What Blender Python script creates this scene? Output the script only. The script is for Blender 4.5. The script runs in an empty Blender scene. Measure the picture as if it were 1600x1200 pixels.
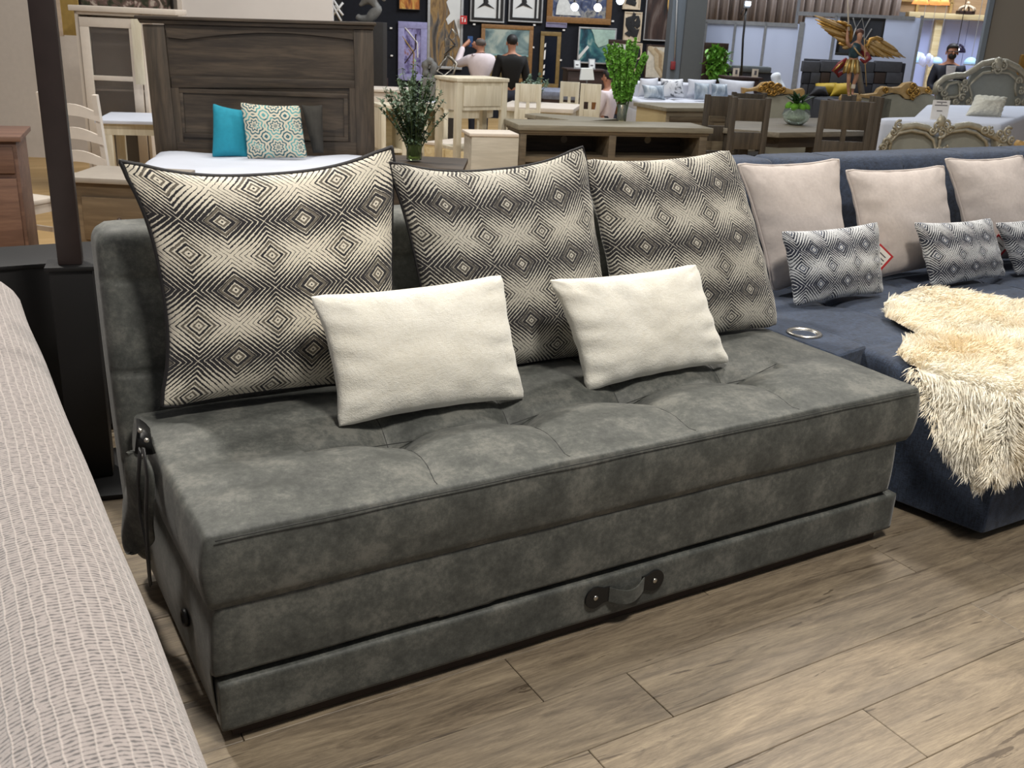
import bpy, bmesh, math, random
from mathutils import Vector, Matrix, noise
random.seed(7)
scene = bpy.context.scene
COL = scene.collection
# ------------------------------------------------------------------ camera
CAM = Vector((-0.3996, -1.8603, 1.5533)); YAW, PITCH, ROLL, FPX = 0.5436, -0.3522, 0.0477, 1541.07
FW = Vector((math.sin(YAW)*math.cos(PITCH), math.cos(YAW)*math.cos(PITCH), math.sin(PITCH)))
_r = FW.cross(Vector((0, 0, 1))).normalized(); _u = _r.cross(FW)
RT = _r*math.cos(ROLL)+_u*math.sin(ROLL); UP = -_r*math.sin(ROLL)+_u*math.cos(ROLL)
cd = bpy.data.cameras.new('camera'); cam = bpy.data.objects.new('camera', cd); COL.objects.link(cam)
m = Matrix((RT, UP, -FW)).transposed().to_4x4(); m.translation = CAM; cam.matrix_world = m
cd.sensor_width = 36; cd.lens = FPX/1600*36; cd.clip_start = .02; cd.clip_end = 200
scene.camera = cam
cd.dof.use_dof = True; cd.dof.focus_distance = 2.7; cd.dof.aperture_fstop = 14
# ------------------------------------------------------------------ world, lamps, exposure
w = bpy.data.worlds.new('hall_air'); scene.world = w; w.use_nodes = True
w.node_tree.nodes['Background'].inputs[0].default_value = (.86, .9, 1, 1)
w.node_tree.nodes['Background'].inputs[1].default_value = .17
def lamp(kind, name, loc, tgt, power, col, size=1, **k):
    l = bpy.data.lights.new(name, kind); l.energy = power; l.color = col
    if kind == 'AREA': l.shape = 'DISK'; l.size = size
    else: l.shadow_soft_size = size
    if kind == 'SPOT': l.spot_size = math.radians(k['ang']); l.spot_blend = k['blend']
    o = bpy.data.objects.new(name, l); COL.objects.link(o); o.location = loc
    o.rotation_euler = (Vector(tgt)-Vector(loc)).to_track_quat('-Z', 'Y').to_euler(); return o
WARM = (1, .945, .86)
lamp('AREA', 'hall_lamp', (.9, -2.0, 5.0), (1.2, .5, .6), 215, WARM, .8)
lamp('AREA', 'hall_lamp', (-0.6, 3.4, 5.2), (1.2, .6, .4), 260, WARM, .45)
lamp('AREA', 'hall_lamp', (4.6, 1.6, 5.4), (3.6, .6, .4), 190, WARM, .8)
lamp('AREA', 'hall_lamp', (3, 6.5, 6), (3, 8, 0), 230, (1, .96, .88), 2)
lamp('AREA', 'hall_lamp', (9, 10, 6.5), (8, 13, 0), 420, (.95, .97, 1), 3)
lamp('AREA', 'hall_lamp', (15, 9, 6.5), (16, 12, .5), 560, (.85, .92, 1), 3)
lamp('SPOT', 'aisle_spot', (1.9, -3.2, 4.8), (1.45, -.90, 0), 480, (1, .93, .88), .015, ang=11, blend=.08)
scene.view_settings.view_transform = 'Standard'; scene.view_settings.look = 'None'
scene.view_settings.exposure = 0; scene.view_settings.gamma = 1
scene.view_settings.use_curve_mapping = False
# ------------------------------------------------------------------ pixel helpers (frame 1600x1200)
def ray(x, y): return FW+RT*((x-800)/FPX)+UP*((600-y)/FPX)
def atY(x, y, Y): d = ray(x, y); return CAM+d*((Y-CAM.y)/d.y)
def atX(x, y, X): d = ray(x, y); return CAM+d*((X-CAM.x)/d.x)
def atZ(x, y, Z): d = ray(x, y); return CAM+d*((Z-CAM.z)/d.z)
def at_plane(x, y, p0, n): d = ray(x, y); return CAM+d*((p0-CAM).dot(n)/d.dot(n))
def srgb(r, g, b):
    f = lambda c: (c/255/12.92 if c <= 10 else ((c/255+.055)/1.055)**2.4)
    return (f(r), f(g), f(b), 1)
# ------------------------------------------------------------------ materials
class NT:
    def __init__(s, name, rough=.6, **k):
        s.m = bpy.data.materials.new(name); s.m.use_nodes = True; s.t = s.m.node_tree; s.b = s.t.nodes['Principled BSDF']
        s.b.inputs['Roughness'].default_value = rough
        for a, v in k.items(): s.b.inputs[a.replace('_', ' ')].default_value = v
    def n(s, typ, ins=None, **props):
        nd = s.t.nodes.new('ShaderNode'+typ)
        for a, v in props.items(): setattr(nd, a, v)
        for a, v in (ins or {}).items(): s.set(nd.inputs[a], v)
        return nd
    def set(s, sock, v):
        if isinstance(v, bpy.types.NodeSocket): s.t.links.new(v, sock)
        elif isinstance(v, bpy.types.Node): s.t.links.new(v.outputs[0], sock)
        else: sock.default_value = v
    def m_(s, op, a, b=0.0, c=0.0):
        return s.n('Math', {0: a, 1: b, 2: c}, operation=op).outputs[0]
    def coord(s, kind='Object', scale=(1, 1, 1), rand=0):
        o = s.n('TexCoord').outputs[kind]
        if rand:
            r = s.n('ObjectInfo').outputs['Random']
            v = s.n('CombineXYZ', {0: s.m_('MULTIPLY', r, 31.0), 1: s.m_('MULTIPLY', r, 17.0), 2: s.m_('MULTIPLY', r, 53.0)})
            o = s.n('VectorMath', {0: o, 1: v}, operation='ADD').outputs[0]
        return s.n('Mapping', {'Vector': o, 'Scale': scale}).outputs[0]
    def noise(s, vec, scale, detail=4, rough=.55, dist=0):
        return s.n('TexNoise', {'Vector': vec, 'Scale': scale, 'Detail': detail, 'Roughness': rough, 'Distortion': dist}).outputs[0]
    def ramp(s, fac, stops, interp='LINEAR'):
        r = s.n('ValToRGB', {0: fac}); cr = r.color_ramp; cr.interpolation = interp
        while len(cr.elements) < len(stops): cr.elements.new(.5)
        for e, (p, c) in zip(cr.elements, stops): e.position = p; e.color = c
        return r.outputs[0]
    def mix(s, f, a, b, typ='MIX'):
        nd = s.n('Mix', data_type='RGBA', blend_type=typ)
        s.set(nd.inputs[0], f); s.set(nd.inputs[6], a); s.set(nd.inputs[7], b); return nd.outputs[2]
    def base(s, c): s.set(s.b.inputs['Base Color'], c)
    def bump(s, h, strength=.3, dist=.01):
        s.set(s.b.inputs['Normal'], s.n('Bump', {'Height': h, 'Strength': strength, 'Distance': dist}).outputs[0])
MATS = {}
def flat(name, rgb, rough=.6, var=.12, scale=18, bump=.0, metal=0, **k):
    """one colour with slight procedural variation"""
    if name in MATS: return MATS[name]
    t = NT(name, rough, Metallic=metal, **k); c = srgb(*rgb)
    v = t.coord('Object', rand=1); nz = t.noise(v, scale)
    lo = tuple(x*(1-var) for x in c[:3])+(1,); hi = tuple(min(1, x*(1+var)) for x in c[:3])+(1,)
    t.base(t.ramp(nz, [(.3, lo), (.7, hi)]))
    if bump: t.bump(nz, bump)
    MATS[name] = t.m; return t.m
def wood(name, lo, hi, scale=1.0, axis=0, rough=.55, dark=None):
    if name in MATS: return MATS[name]
    t = NT(name, rough); sc = [9*scale]*3; sc[axis] = .8*scale
    v = t.coord('Object', tuple(sc), rand=1)
    a = t.noise(v, 1.6, 6, .62, .6); b = t.noise(v, 7, 3, .6)
    f = t.m_('ADD', t.m_('MULTIPLY', a, .75), t.m_('MULTIPLY', b, .25))
    t.base(t.ramp(f, [(.32, srgb(*(dark or lo))), (.46, srgb(*lo)), (.64, srgb(*hi))])); t.bump(b, .15, .003)
    MATS[name] = t.m; return t.m
def emit(name, rgb, st):
    if name in MATS: return MATS[name]
    t = NT(name); t.base(srgb(*rgb)); t.b.inputs['Emission Color'].default_value = srgb(*rgb); t.b.inputs['Emission Strength'].default_value = st
    MATS[name] = t.m; return t.m
# ------------------------------------------------------------------ mesh builder
class MB:
    def __init__(s): s.v = []; s.f = []; s.M = None; s.uv = None
    def add(s, vs, fs):
        o = len(s.v)
        for p in vs:
            p = Vector(p); s.v.append(s.M @ p if s.M else p)
        s.f += [tuple(i+o for i in f) for f in fs]; return s
    def box(s, x0, x1, y0, y1, z0, z1):
        if x0 > x1: x0, x1 = x1, x0
        if y0 > y1: y0, y1 = y1, y0
        if z0 > z1: z0, z1 = z1, z0
        return s.add([(x, y, z) for z in (z0, z1) for y in (y0, y1) for x in (x0, x1)],
                     [(0, 2, 3, 1), (4, 5, 7, 6), (0, 1, 5, 4), (2, 6, 7, 3), (0, 4, 6, 2), (1, 3, 7, 5)])
    def prism(s, pts, y0, y1):
        """outline in x,z extruded along y"""
        n = len(pts); vs = [(p[0], y0, p[1]) for p in pts]+[(p[0], y1, p[1]) for p in pts]
        return s.add(vs, [tuple(range(n)), tuple(range(2*n-1, n-1, -1))]+[(i, i+n, (i+1) % n+n, (i+1) % n) for i in range(n)])
    def slab(s, pts, z0, z1):
        """outline in x,y extruded along z"""
        n = len(pts); vs = [(p[0], p[1], z0) for p in pts]+[(p[0], p[1], z1) for p in pts]
        return s.add(vs, [tuple(range(n-1, -1, -1)), tuple(range(n, 2*n))]+[(i, (i+1) % n, (i+1) % n+n, i+n) for i in range(n)])
    def tube(s, pts, r, n=8, closed=False, flat=1.0, upv=None):
        pts = [Vector(p) for p in pts]; N = len(pts); rs = r if isinstance(r, (list, tuple)) else [r]*N; vs = []
        prev = None
        for i, p in enumerate(pts):
            a = pts[(i-1) % N] if (i or closed) else p; b = pts[(i+1) % N] if (i < N-1 or closed) else p
            t = (b-a).normalized() if (b-a).length > 1e-9 else Vector((0, 0, 1))
            if prev is None: prev = Vector(upv) if upv else (Vector((0, 0, 1)) if abs(t.z) < .9 else Vector((1, 0, 0)))
            e = prev-t*prev.dot(t); e = e.normalized() if e.length > 1e-6 else t.orthogonal().normalized(); prev = e; q = t.cross(e)
            for k in range(n):
                an = 2*math.pi*k/n; vs.append(p+(e*math.cos(an)+q*math.sin(an)*flat)*rs[i])
        fs = [(i*n+k, i*n+(k+1) % n, ((i+1) % N)*n+(k+1) % n, ((i+1) % N)*n+k) for i in range(N if closed else N-1) for k in range(n)]
        if not closed: fs += [tuple(range(n-1, -1, -1)), tuple((N-1)*n+k for k in range(n))]
        return s.add(vs, fs)
    def lathe(s, prof, n=20, c=(0, 0, 0)):
        vs = [(c[0]+r*math.cos(2*math.pi*k/n), c[1]+r*math.sin(2*math.pi*k/n), c[2]+z) for r, z in prof for k in range(n)]
        P = len(prof); fs = [(i*n+k, i*n+(k+1) % n, (i+1)*n+(k+1) % n, (i+1)*n+k) for i in range(P-1) for k in range(n)]
        fs += [tuple(range(n-1, -1, -1)), tuple((P-1)*n+k for k in range(n))]
        return s.add(vs, fs)
    def ball(s, c, r, n=12, mth=8):
        if not isinstance(r, (tuple, list)): r = (r, r, r)
        vs = [(c[0], c[1], c[2]-r[2])]
        for i in range(1, mth):
            a = math.pi*i/mth-math.pi/2
            vs += [(c[0]+r[0]*math.cos(a)*math.cos(2*math.pi*k/n), c[1]+r[1]*math.cos(a)*math.sin(2*math.pi*k/n), c[2]+r[2]*math.sin(a)) for k in range(n)]
        vs.append((c[0], c[1], c[2]+r[2])); L = len(vs)-1
        fs = [(0, 1+(k+1) % n, 1+k) for k in range(n)]+[(L, L-n+k, L-n+(k+1) % n) for k in range(n)]
        fs += [(1+i*n+k, 1+i*n+(k+1) % n, 1+(i+1)*n+(k+1) % n, 1+(i+1)*n+k) for i in range(mth-2) for k in range(n)]
        return s.add(vs, fs)
    def build(s, name, mat, parent=None, bevel=0, smooth=False, seg=2):
        me = bpy.data.meshes.new(name); me.from_pydata([tuple(v) for v in s.v], [], s.f)
        bm = bmesh.new(); bm.from_mesh(me); bmesh.ops.recalc_face_normals(bm, faces=bm.faces)
        if bevel:
            ed = [e for e in bm.edges if len(e.link_faces) == 2 and e.calc_face_angle(0) > .5]
            bmesh.ops.bevel(bm, geom=ed, offset=bevel, segments=seg, profile=.6, affect='EDGES', clamp_overlap=True)
        bm.to_mesh(me); bm.free()
        if smooth or bevel:
            for p in me.polygons: p.use_smooth = True
            if bevel and not smooth and hasattr(me, 'set_sharp_from_angle'): me.set_sharp_from_angle(angle=.6)
        if s.uv:
            l = me.uv_layers.new(name='UVMap')
            for lp in me.loops: l.data[lp.index].uv = s.uv[lp.vertex_index]
        me.materials.append(mat); o = bpy.data.objects.new(name, me); COL.objects.link(o)
        if parent: o.parent = parent
        return o
def tag(o, label=None, cat=None, group=None, kind=None):
    for k, v in (('label', label), ('category', cat), ('group', group), ('kind', kind)):
        if v: o[k] = v
    return o
def empty(name, loc=(0, 0, 0), rz=0, label=None, cat=None, group=None):
    o = bpy.data.objects.new(name, None); COL.objects.link(o); o.location = loc; o.rotation_euler.z = rz
    o.empty_display_size = .1; return tag(o, label, cat, group)
def copy_tree(o, parent=None):
    c = o.copy(); COL.objects.link(c); c.parent = parent
    for ch in list(o.children): copy_tree(ch, c)
    return c
def rbox(size, r, seg, disp=None):
    """box 0..size with rounded edges and a fine grid; disp(p, n) moves points"""
    sx, sy, sz = size; nx, ny, nz = seg; ids = {}; vs = []; fs = []
    def vid(i, j, k):
        key = (i, j, k)
        if key not in ids:
            ids[key] = len(vs); p = Vector((sx*i/nx, sy*j/ny, sz*k/nz))
            q = Vector((min(max(p.x, r), sx-r), min(max(p.y, r), sy-r), min(max(p.z, r), sz-r)))
            d = p-q
            nrm = d.normalized() if d.length > 1e-9 else Vector((0, 0, 1))
            p = q+nrm*r if d.length > 1e-9 else p
            if disp: p = disp(p, nrm)
            vs.append(p)
        return ids[key]
    for i in range(nx):
        for j in range(ny):
            fs.append((vid(i, j, nz), vid(i+1, j, nz), vid(i+1, j+1, nz), vid(i, j+1, nz))); fs.append((vid(i, j, 0), vid(i, j+1, 0), vid(i+1, j+1, 0), vid(i+1, j, 0)))
        for k in range(nz):
            fs.append((vid(i, 0, k), vid(i+1, 0, k), vid(i+1, 0, k+1), vid(i, 0, k+1))); fs.append((vid(i, ny, k), vid(i, ny, k+1), vid(i+1, ny, k+1), vid(i+1, ny, k)))
    for j in range(ny):
        for k in range(nz):
            fs.append((vid(0, j, k), vid(0, j, k+1), vid(0, j+1, k+1), vid(0, j+1, k))); fs.append((vid(nx, j, k), vid(nx, j+1, k), vid(nx, j+1, k+1), vid(nx, j, k+1)))
    b = MB(); b.v = vs; b.f = fs; return b
def bump1(d, w): return math.exp(-(d/w)**2)
# ================================================================== FLOOR
def plank_mat():
    t = NT('oak_laminate', .42); v = t.coord('Object', (1.3, 11, 9), rand=1)
    a = t.noise(v, 1.5, 10, .74, 1.3); b = t.noise(v, 14, 6, .75); f = t.m_('ADD', t.m_('MULTIPLY', a, .7), t.m_('MULTIPLY', b, .3))
    c = t.ramp(f, [(.30, srgb(70, 61, 52)), (.42, srgb(106, 94, 79)), (.52, srgb(136, 122, 102)), (.64, srgb(162, 147, 123))])
    big = t.noise(t.coord('Object', (.9, 3.5, 1), rand=1), 1.5, 2)
    c = t.mix(t.m_('MULTIPLY', t.m_('SUBTRACT', big, .45), 1.6), c, srgb(132, 122, 108))
    fine = t.noise(t.coord('Object', (5, 95, 1), rand=1), 2.0, 8, .8, .6); c = t.mix(t.m_('MULTIPLY', t.m_('SUBTRACT', fine, .38), 1.5), c, srgb(84, 73, 58))
    v2 = t.coord('Object', (1.4, 16, 1), rand=1); n2 = t.noise(v2, 1.1, 5, .6, 1.8)
    crack = t.ramp(n2, [(.345, (1, 1, 1, 1)), (.37, (0, 0, 0, 1))])
    c = t.mix(t.m_('MULTIPLY', crack, .75), c, srgb(66, 54, 42)); t.base(c)
    t.bump(t.m_('SUBTRACT', b, t.m_('MULTIPLY', crack, .8)), .12, .002); return t.m
PM = plank_mat()
floor = MB().box(-1.6, 6.2, -2.3, 2.7, -.11, -.0105).build('floor', flat('plank_underlay', (60, 48, 36), .9)); tag(floor, kind='structure')
pw, pl = .1915, 1.37
me0 = MB().box(-pl/2+.0009, pl/2-.0009, -pw/2+.0006, pw/2-.0006, -.010, 0).build('plank', PM, floor, bevel=.0016, seg=1)
first = True
for r in range(-10, 14):
    y0 = -.212+pw*r; off = .05 if r % 2 else .73
    if r == -1: off = .98
    for k in range(-2, 4):
        x0 = off+pl*k
        if x0+pl < -1.5 or x0 > 5.2: continue
        o = me0 if first else me0.copy()
        if not first: COL.objects.link(o)
        first = False; o.location = (x0+pl/2, y0+pw/2, 0)
hall = wood('hall_laminate', (176, 144, 96), (196, 164, 116), .5)
hf = MB().box(-9, 30, -6, 30, -.34, -.25).build("floor", hall); tag(hf, kind='structure')
# ================================================================== GREY SOFA BED
def suede():
    t = NT('grey_faux_suede', .62); v = t.coord('Object')
    a = t.noise(v, 9, 5, .6); b = t.noise(v, 55, 8, .82); c = t.noise(v, 260, 2)
    f = t.m_('ADD', t.m_('MULTIPLY', a, .5), t.m_('MULTIPLY', b, .5))
    t.base(t.ramp(f, [(.40, srgb(60, 62, 59)), (.5, srgb(79, 81, 77)), (.60, srgb(106, 106, 100))]))
    t.b.inputs['Sheen Weight'].default_value = .1; t.b.inputs['Sheen Roughness'].default_value = .4
    t.bump(t.m_('ADD', c, t.m_('MULTIPLY', b, .7)), .12, .003); return t.m
SU = suede(); DARK = flat('black_leather', (17, 17, 18), .45, bump=.1, scale=90); STEEL = flat('polished_steel', (196, 192, 184), .32, metal=1, var=.03)
THREAD = flat('grey_seam_thread', (46, 47, 46), .8)
sofa = empty('sofa_bed', (0, 0, 0), 0, 'grey faux suede sofa bed with tufted seat and pull-out drawer in the centre', 'sofa')
TX = [.56, .93, 1.32, 1.73]; FX = [.53, .90, 1.31, 1.70]; TY = .33
def seat_disp(p, n):
    x, y, z = p.x-.012, p.y-.025, p.z+.352
    if n.z > -.2:
        top = max(0, min(1, (z-.44)/.08))
        e = min(1, max(0, y/.1))*min(1, max(0, (.7-y)/.1))*min(1, max(0, x/.09))*min(1, max(0, (2.18-x)/.09))
        dz = .016*math.sin(math.pi*min(1, max(0, y/.33 if y < .33 else (y-.33)/.38)))*e
        for tx, fx in zip(TX, FX):
            d = math.hypot(x-tx, (y-TY)*.9); dz -= .036*bump1(d, .05)+.014*bump1(d, .14)
            if y < TY+.02:
                sx = fx+(tx-fx)*(max(0, y)/TY)+.02*math.sin(math.pi*max(0, y)/TY); dz -= .010*bump1(x-sx, .014)*min(1, max(0, (y+.01)/.05))+.010*bump1(x-sx, .07)*e
            else: dz -= .007*bump1(x-tx-.04*(y-TY), .016)*e+.007*bump1(x-tx, .08)*e
        if TX[0]-.25 < x < TX[-1]+.2: dz -= .007*bump1(y-TY, .016)+.008*bump1(y-TY, .06)
        dz -= .008*bump1(math.hypot((x-.13)/1.0, (y-.16)/.3), .1)
        dz += .003*noise.noise(Vector((x*4, y*5, 0)))
        p = p+Vector((0, 0, dz*top))
    if n.y < -.5:
        h = (z-.352)/.18; p = p+Vector((0, -.009*math.sin(math.pi*min(1, max(0, h)))+.0025*noise.noise(Vector((x*5, z*9, 2))), 0))
        p.y += .004*bump1(z-.523, .004)+.005*bump1(z-.362, .007)
    if n.x < -.5: p.x += -.012*math.sin(math.pi*min(1, max(0, (z-.352)/.18)))
    if n.x > .5: p.x += .012*math.sin(math.pi*min(1, max(0, (z-.352)/.18)))
    return p
b = rbox((2.215, .745, .183), .015, (250, 96, 22), seat_disp)
seat = b.build('seat_cushion', SU, sofa, smooth=True); seat.location = (-.012+.004, -.025, .352)
def seam(pts, r=.0016, parent=sofa, mat=THREAD, name='seam'): return MB().tube(pts, r, 6).build(name, mat, parent, smooth=True)
seam([(x/40*2.17+.012, -.0335+.0005*math.sin(x), .5265) for x in range(41)])
def base_disp(p, n):
    if p.x > 1.9: p.x -= .022*(p.x-1.9)/.27
    if n.x < -.5: p.x -= .012*math.sin(math.pi*min(1, p.z/.33)); p.x += .012*bump1(math.hypot(p.y-.245, p.z-.14), .05)
    if n.y < -.5: p.y += .002*noise.noise(Vector((p.x*6, p.z*8, 0)))-.004*math.sin(math.pi*min(1, max(0, (p.z-.14)/.19)))+(.045 if p.z < .148+.004*noise.noise(Vector((p.x*2.5, 7, 1))) else 0)
    return p
def top_seam(pts2, r=.0013):
    pts = []
    for (xa, ya), (xb, yb) in zip(pts2, pts2[1:]):
        for i in range(12): t = i/12; pts.append((xa+(xb-xa)*t, ya+(yb-ya)*t))
    pts.append(pts2[-1])
    seam([seat_disp(Vector((x+.012, y+.025, .183)), Vector((0, 0, 1)))+Vector((-.008, -.025, .3522)) for x, y in pts], r)
for tx, fx in zip(TX, FX):
    top_seam([(fx+(tx-fx)*k/6+.02*math.sin(math.pi*k/6), TY*k/6) for k in range(7)]); top_seam([(tx, TY), (tx+.015, .69)])
top_seam([(TX[0]-.2, TY), (TX[-1]+.2, TY)])
bb = rbox((2.175, .80, .325), .012, (110, 40, 60), base_disp).build('base', SU, sofa, smooth=True); bb.location = (.006, -.016, .032)
# keep the drawer bay clear: the drawer front closes the lower 13 cm
def dr_disp(p, n):
    if n.y < -.5: p.y += .002*noise.noise(Vector((p.x*5, p.z*9, 4)))
    if n.z > .5: p.z += .004*noise.noise(Vector((p.x*2.5, 0, 1)))
    return p
dr = rbox((2.195, .05, .127), .007, (90, 6, 12), dr_disp).build('drawer', SU, sofa, smooth=True); dr.location = (.002, -.024, .038)
MB().box(.03, 2.15, .0, .6, .004, .04).build('plinth', flat('shaded_brown_board', (52, 40, 33), .8), sofa, bevel=.003)  # plinth strip; shade under the drawer is put into its brown
# drawer handle
hz = .112
def disc_outline(cx, cz, r, tipx, wt):
    pts = []
    s = 1 if tipx > cx else -1
    for i in range(17):
        a = math.radians(60)+math.radians(240)*i/16
        pts.append((cx+s*r*math.cos(a), cz+r*math.sin(a)))
    pts += [(cx+s*r*.9, cz-wt*1.02), (tipx, cz-wt), (tipx, cz+wt), (cx+s*r*.9, cz+wt*1.02)]
    return pts
for cx, tip in ((1.0, 1.047), (1.2, 1.157)):
    tab = MB().prism(disc_outline(cx, hz, .032, tip, .022), -.031, -.0255).build('handle_tab', DARK, dr); tag(tab, 'black leather end tab with steel rivet')
    tab.location = (-.002, .024, -.038)
    rv = MB(); rv.M = Matrix.Translation((cx, -.031, hz)) @ Matrix.Rotation(math.radians(90), 4, 'X'); rv.lathe([(.0075, 0), (.0075, .0015), (.005, .003), (.002, .0035), (.0001, .0035)], 18)
    rv.build('rivet', STEEL, tab, smooth=True)
sp = MB(); N = 24; vs = []
for i in range(N+1):
    t = i/N; x = 1.043+.118*t; bow = math.sin(math.pi*t); y = -.029-.02*bow; zc = hz-.012*bow; hw = .0215-.001*bow
    for dy, dz in ((0, hw), (-.004, hw), (-.004, -hw), (0, -hw)): vs.append((x, y+dy, zc+dz))
fs = [(i*4+k, i*4+(k+1) % 4, i*4+4+(k+1) % 4, i*4+4+k) for i in range(N) for k in range(4)]+[(0, 1, 2, 3), (N*4+3, N*4+2, N*4+1, N*4)]
hs = sp.add(vs, fs).build('handle_strap', SU, dr, smooth=False); hs.location = (-.002, .024, -.038)
# air hole with black rim in the left side
gr = MB(); gr.M = Matrix.Translation((-.003, .263, .172)) @ Matrix.Rotation(math.radians(-90), 4, 'Y')
gr.lathe([(.0001, .0), (.014, .0), (.015, .006), (.02, .008), (.023, .005), (.023, 0), (.023, -.004)], 24)
tag(gr.build('vent_ring', DARK, sofa, smooth=True), 'round black vent ring in the left side')
# backrest
BX0, BX1 = -.036, 2.21
def back_disp(p, n):
    x, y, z = p
    if n.y < -.3:
        p = p+Vector((0, -.010*math.sin(math.pi*((z-.05) % .245)/.245)*min(1, max(0, (x-.02)/.08)), 0))
        for sz in (.295, .54, .785): p.y += .007*bump1(z-sz, .008)
    if n.x < -.5: p.x -= .006*math.sin(math.pi*z/.92)
    p.y += .17*(z/.92-.45)
    return p
bk = rbox((BX1-BX0, .17, .915), .05, (60, 16, 90), back_disp).build('backrest', SU, sofa, smooth=True); bk.location = (BX0, .752, .085)
for sz in (.54, .785):
    yy = .17*(sz/.92-.45)+.006
    seam([(BX0+.03, .752+yy+.01, .085+sz)]+[(BX0+.05+i*.2, .752+yy+.002, .085+sz) for i in range(11)], .0015)
# loose pocket and pull straps at the left rear corner
fl = MB(); rows = []
P = [atX(215, 700, -.05), atX(203, 735, -.06), atX(196, 780, -.065), atX(192, 830, -.065), atX(197, 862, -.06), atX(215, 866, -.06)]
Q = [atX(226, 700, -.035), atX(236, 740, -.035), atX(238, 780, -.035), atX(238, 830, -.035), atX(236, 850, -.035), atX(232, 858, -.035)]
NP = 10; vs = []
for a, c in zip(P, Q):
    for i in range(NP+1):
        t = i/NP; q = a.lerp(c, t); q.x -= .03*math.sin(math.pi*t)+.012*math.sin(t*9+a.z*20); vs.append(q)
fs = [(r*(NP+1)+i, r*(NP+1)+i+1, (r+1)*(NP+1)+i+1, (r+1)*(NP+1)+i) for r in range(5) for i in range(NP)]
fo = fl.add(vs, fs).build('fabric_flap', SU, sofa, smooth=True); md = fo.modifiers.new('t', 'SOLIDIFY'); md.thickness = .012; md = fo.modifiers.new('s', 'SUBSURF'); md.levels = md.render_levels = 2
tag(fo, 'grey fabric flap hanging at the rear left corner')
tb = MB().tube([atX(224, 664, -.012), atX(226, 684, -.036), atX(227, 708, -.036)], .024, 8, flat=.3, upv=(0, 1, 0)); tbo = tb.build('strap_tab', DARK, sofa, smooth=True)
for q in ((219, 673, -.046), (229, 688, -.046), (221, 712, -.046)):
    MB().ball(atX(*q), .006, 10, 6).build('rivet', STEEL, tbo, smooth=True)
for k, pts in enumerate(([(219, 705), (216, 750), (218, 800), (228, 850), (234, 915)], [(224, 700), (230, 745), (228, 800), (231, 860), (236, 912)])):
    MB().tube([atX(x, y, -.06-.012*k) for x, y in pts], [.012, .012, .012, .011, .009], 8, flat=.28, upv=(0, 1, 0)).build('pull_strap', DARK, sofa, smooth=True)
# ================================================================== PILLOWS
def weave(name, dark, light, mid, px=.225, py=.2, lines=7.5, ox=0, oy=0):
    t = NT(name, .85); t.b.inputs['Sheen Weight'].default_value = .2
    uv = t.n('TexCoord').outputs['UV']; wob = t.n('TexNoise', {'Vector': uv, 'Scale': 9.0, 'Detail': 2.0}).outputs[1]
    jit = t.n('TexNoise', {'Vector': uv, 'Scale': 220.0, 'Detail': 1.0}).outputs[1]
    uv2 = t.n('VectorMath', {0: uv, 1: t.n('VectorMath', {0: wob, 'Scale': .012}, operation='SCALE').outputs[0]}, operation='ADD').outputs[0]
    uv2 = t.n('VectorMath', {0: uv2, 1: t.n('VectorMath', {0: jit, 'Scale': .0035}, operation='SCALE').outputs[0]}, operation='ADD').outputs[0]
    s = t.n('SeparateXYZ', {0: uv2}); U = t.m_('ADD', t.m_('DIVIDE', s.outputs[0], px), ox); V = t.m_('ADD', t.m_('DIVIDE', s.outputs[1], py), oy)
    a = t.m_('ADD', U, V); b = t.m_('SUBTRACT', U, V)
    da = t.m_('ABSOLUTE', t.m_('SUBTRACT', a, t.m_('ROUND', a))); db = t.m_('ABSOLUTE', t.m_('SUBTRACT', b, t.m_('ROUND', b)))
    d = t.m_('MULTIPLY', t.m_('MAXIMUM', da, db), 2.0)
    tri = t.m_('PINGPONG', t.m_('MULTIPLY', d, lines*2), 1.0)     # 0..1 stripe profile
    cs = t.m_('COSINE', t.m_('MULTIPLY', V, 2*math.pi))
    cs = t.m_('MULTIPLY', cs, t.m_('SMOOTH_MIN', t.m_('MULTIPLY', d, 1.6), 1.0, .2))
    cen = t.m_('MULTIPLY', t.m_('SUBTRACT', 1.0, t.m_('ABSOLUTE', t.m_('MULTIPLY', t.m_('SUBTRACT', d, .36), 3.4))), .32)
    th = t.m_('ADD', t.m_('MULTIPLY', cs, .33), t.m_('ADD', .48, t.m_('MAXIMUM', cen, 0.0)))
    th = t.m_('ADD', th, t.m_('MULTIPLY', t.m_('SUBTRACT', t.noise(uv, 60, 3), .5), .5))
    f = t.m_('MULTIPLY', t.m_('SUBTRACT', th, tri), 7.0); f = t.n('Clamp', {0: t.m_('ADD', f, .5)}).outputs[0]
    alt = t.m_('GREATER_THAN', t.m_('PINGPONG', t.m_('MULTIPLY', d, lines), 1.0), .5)
    ink = t.mix(t.m_('MULTIPLY', t.m_('MULTIPLY', alt, t.m_('LESS_THAN', d, .42)), .65), srgb(*dark), srgb(*mid))
    t.base(t.mix(f, t.mix(t.noise(uv, 120, 3), srgb(*light), tuple(x*.85 for x in srgb(*light)[:3])+(1,)), ink))
    t.bump(t.m_('ADD', t.m_('MULTIPLY', f, -.7), t.noise(uv, 500, 2)), .35, .002); return t.m
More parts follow.
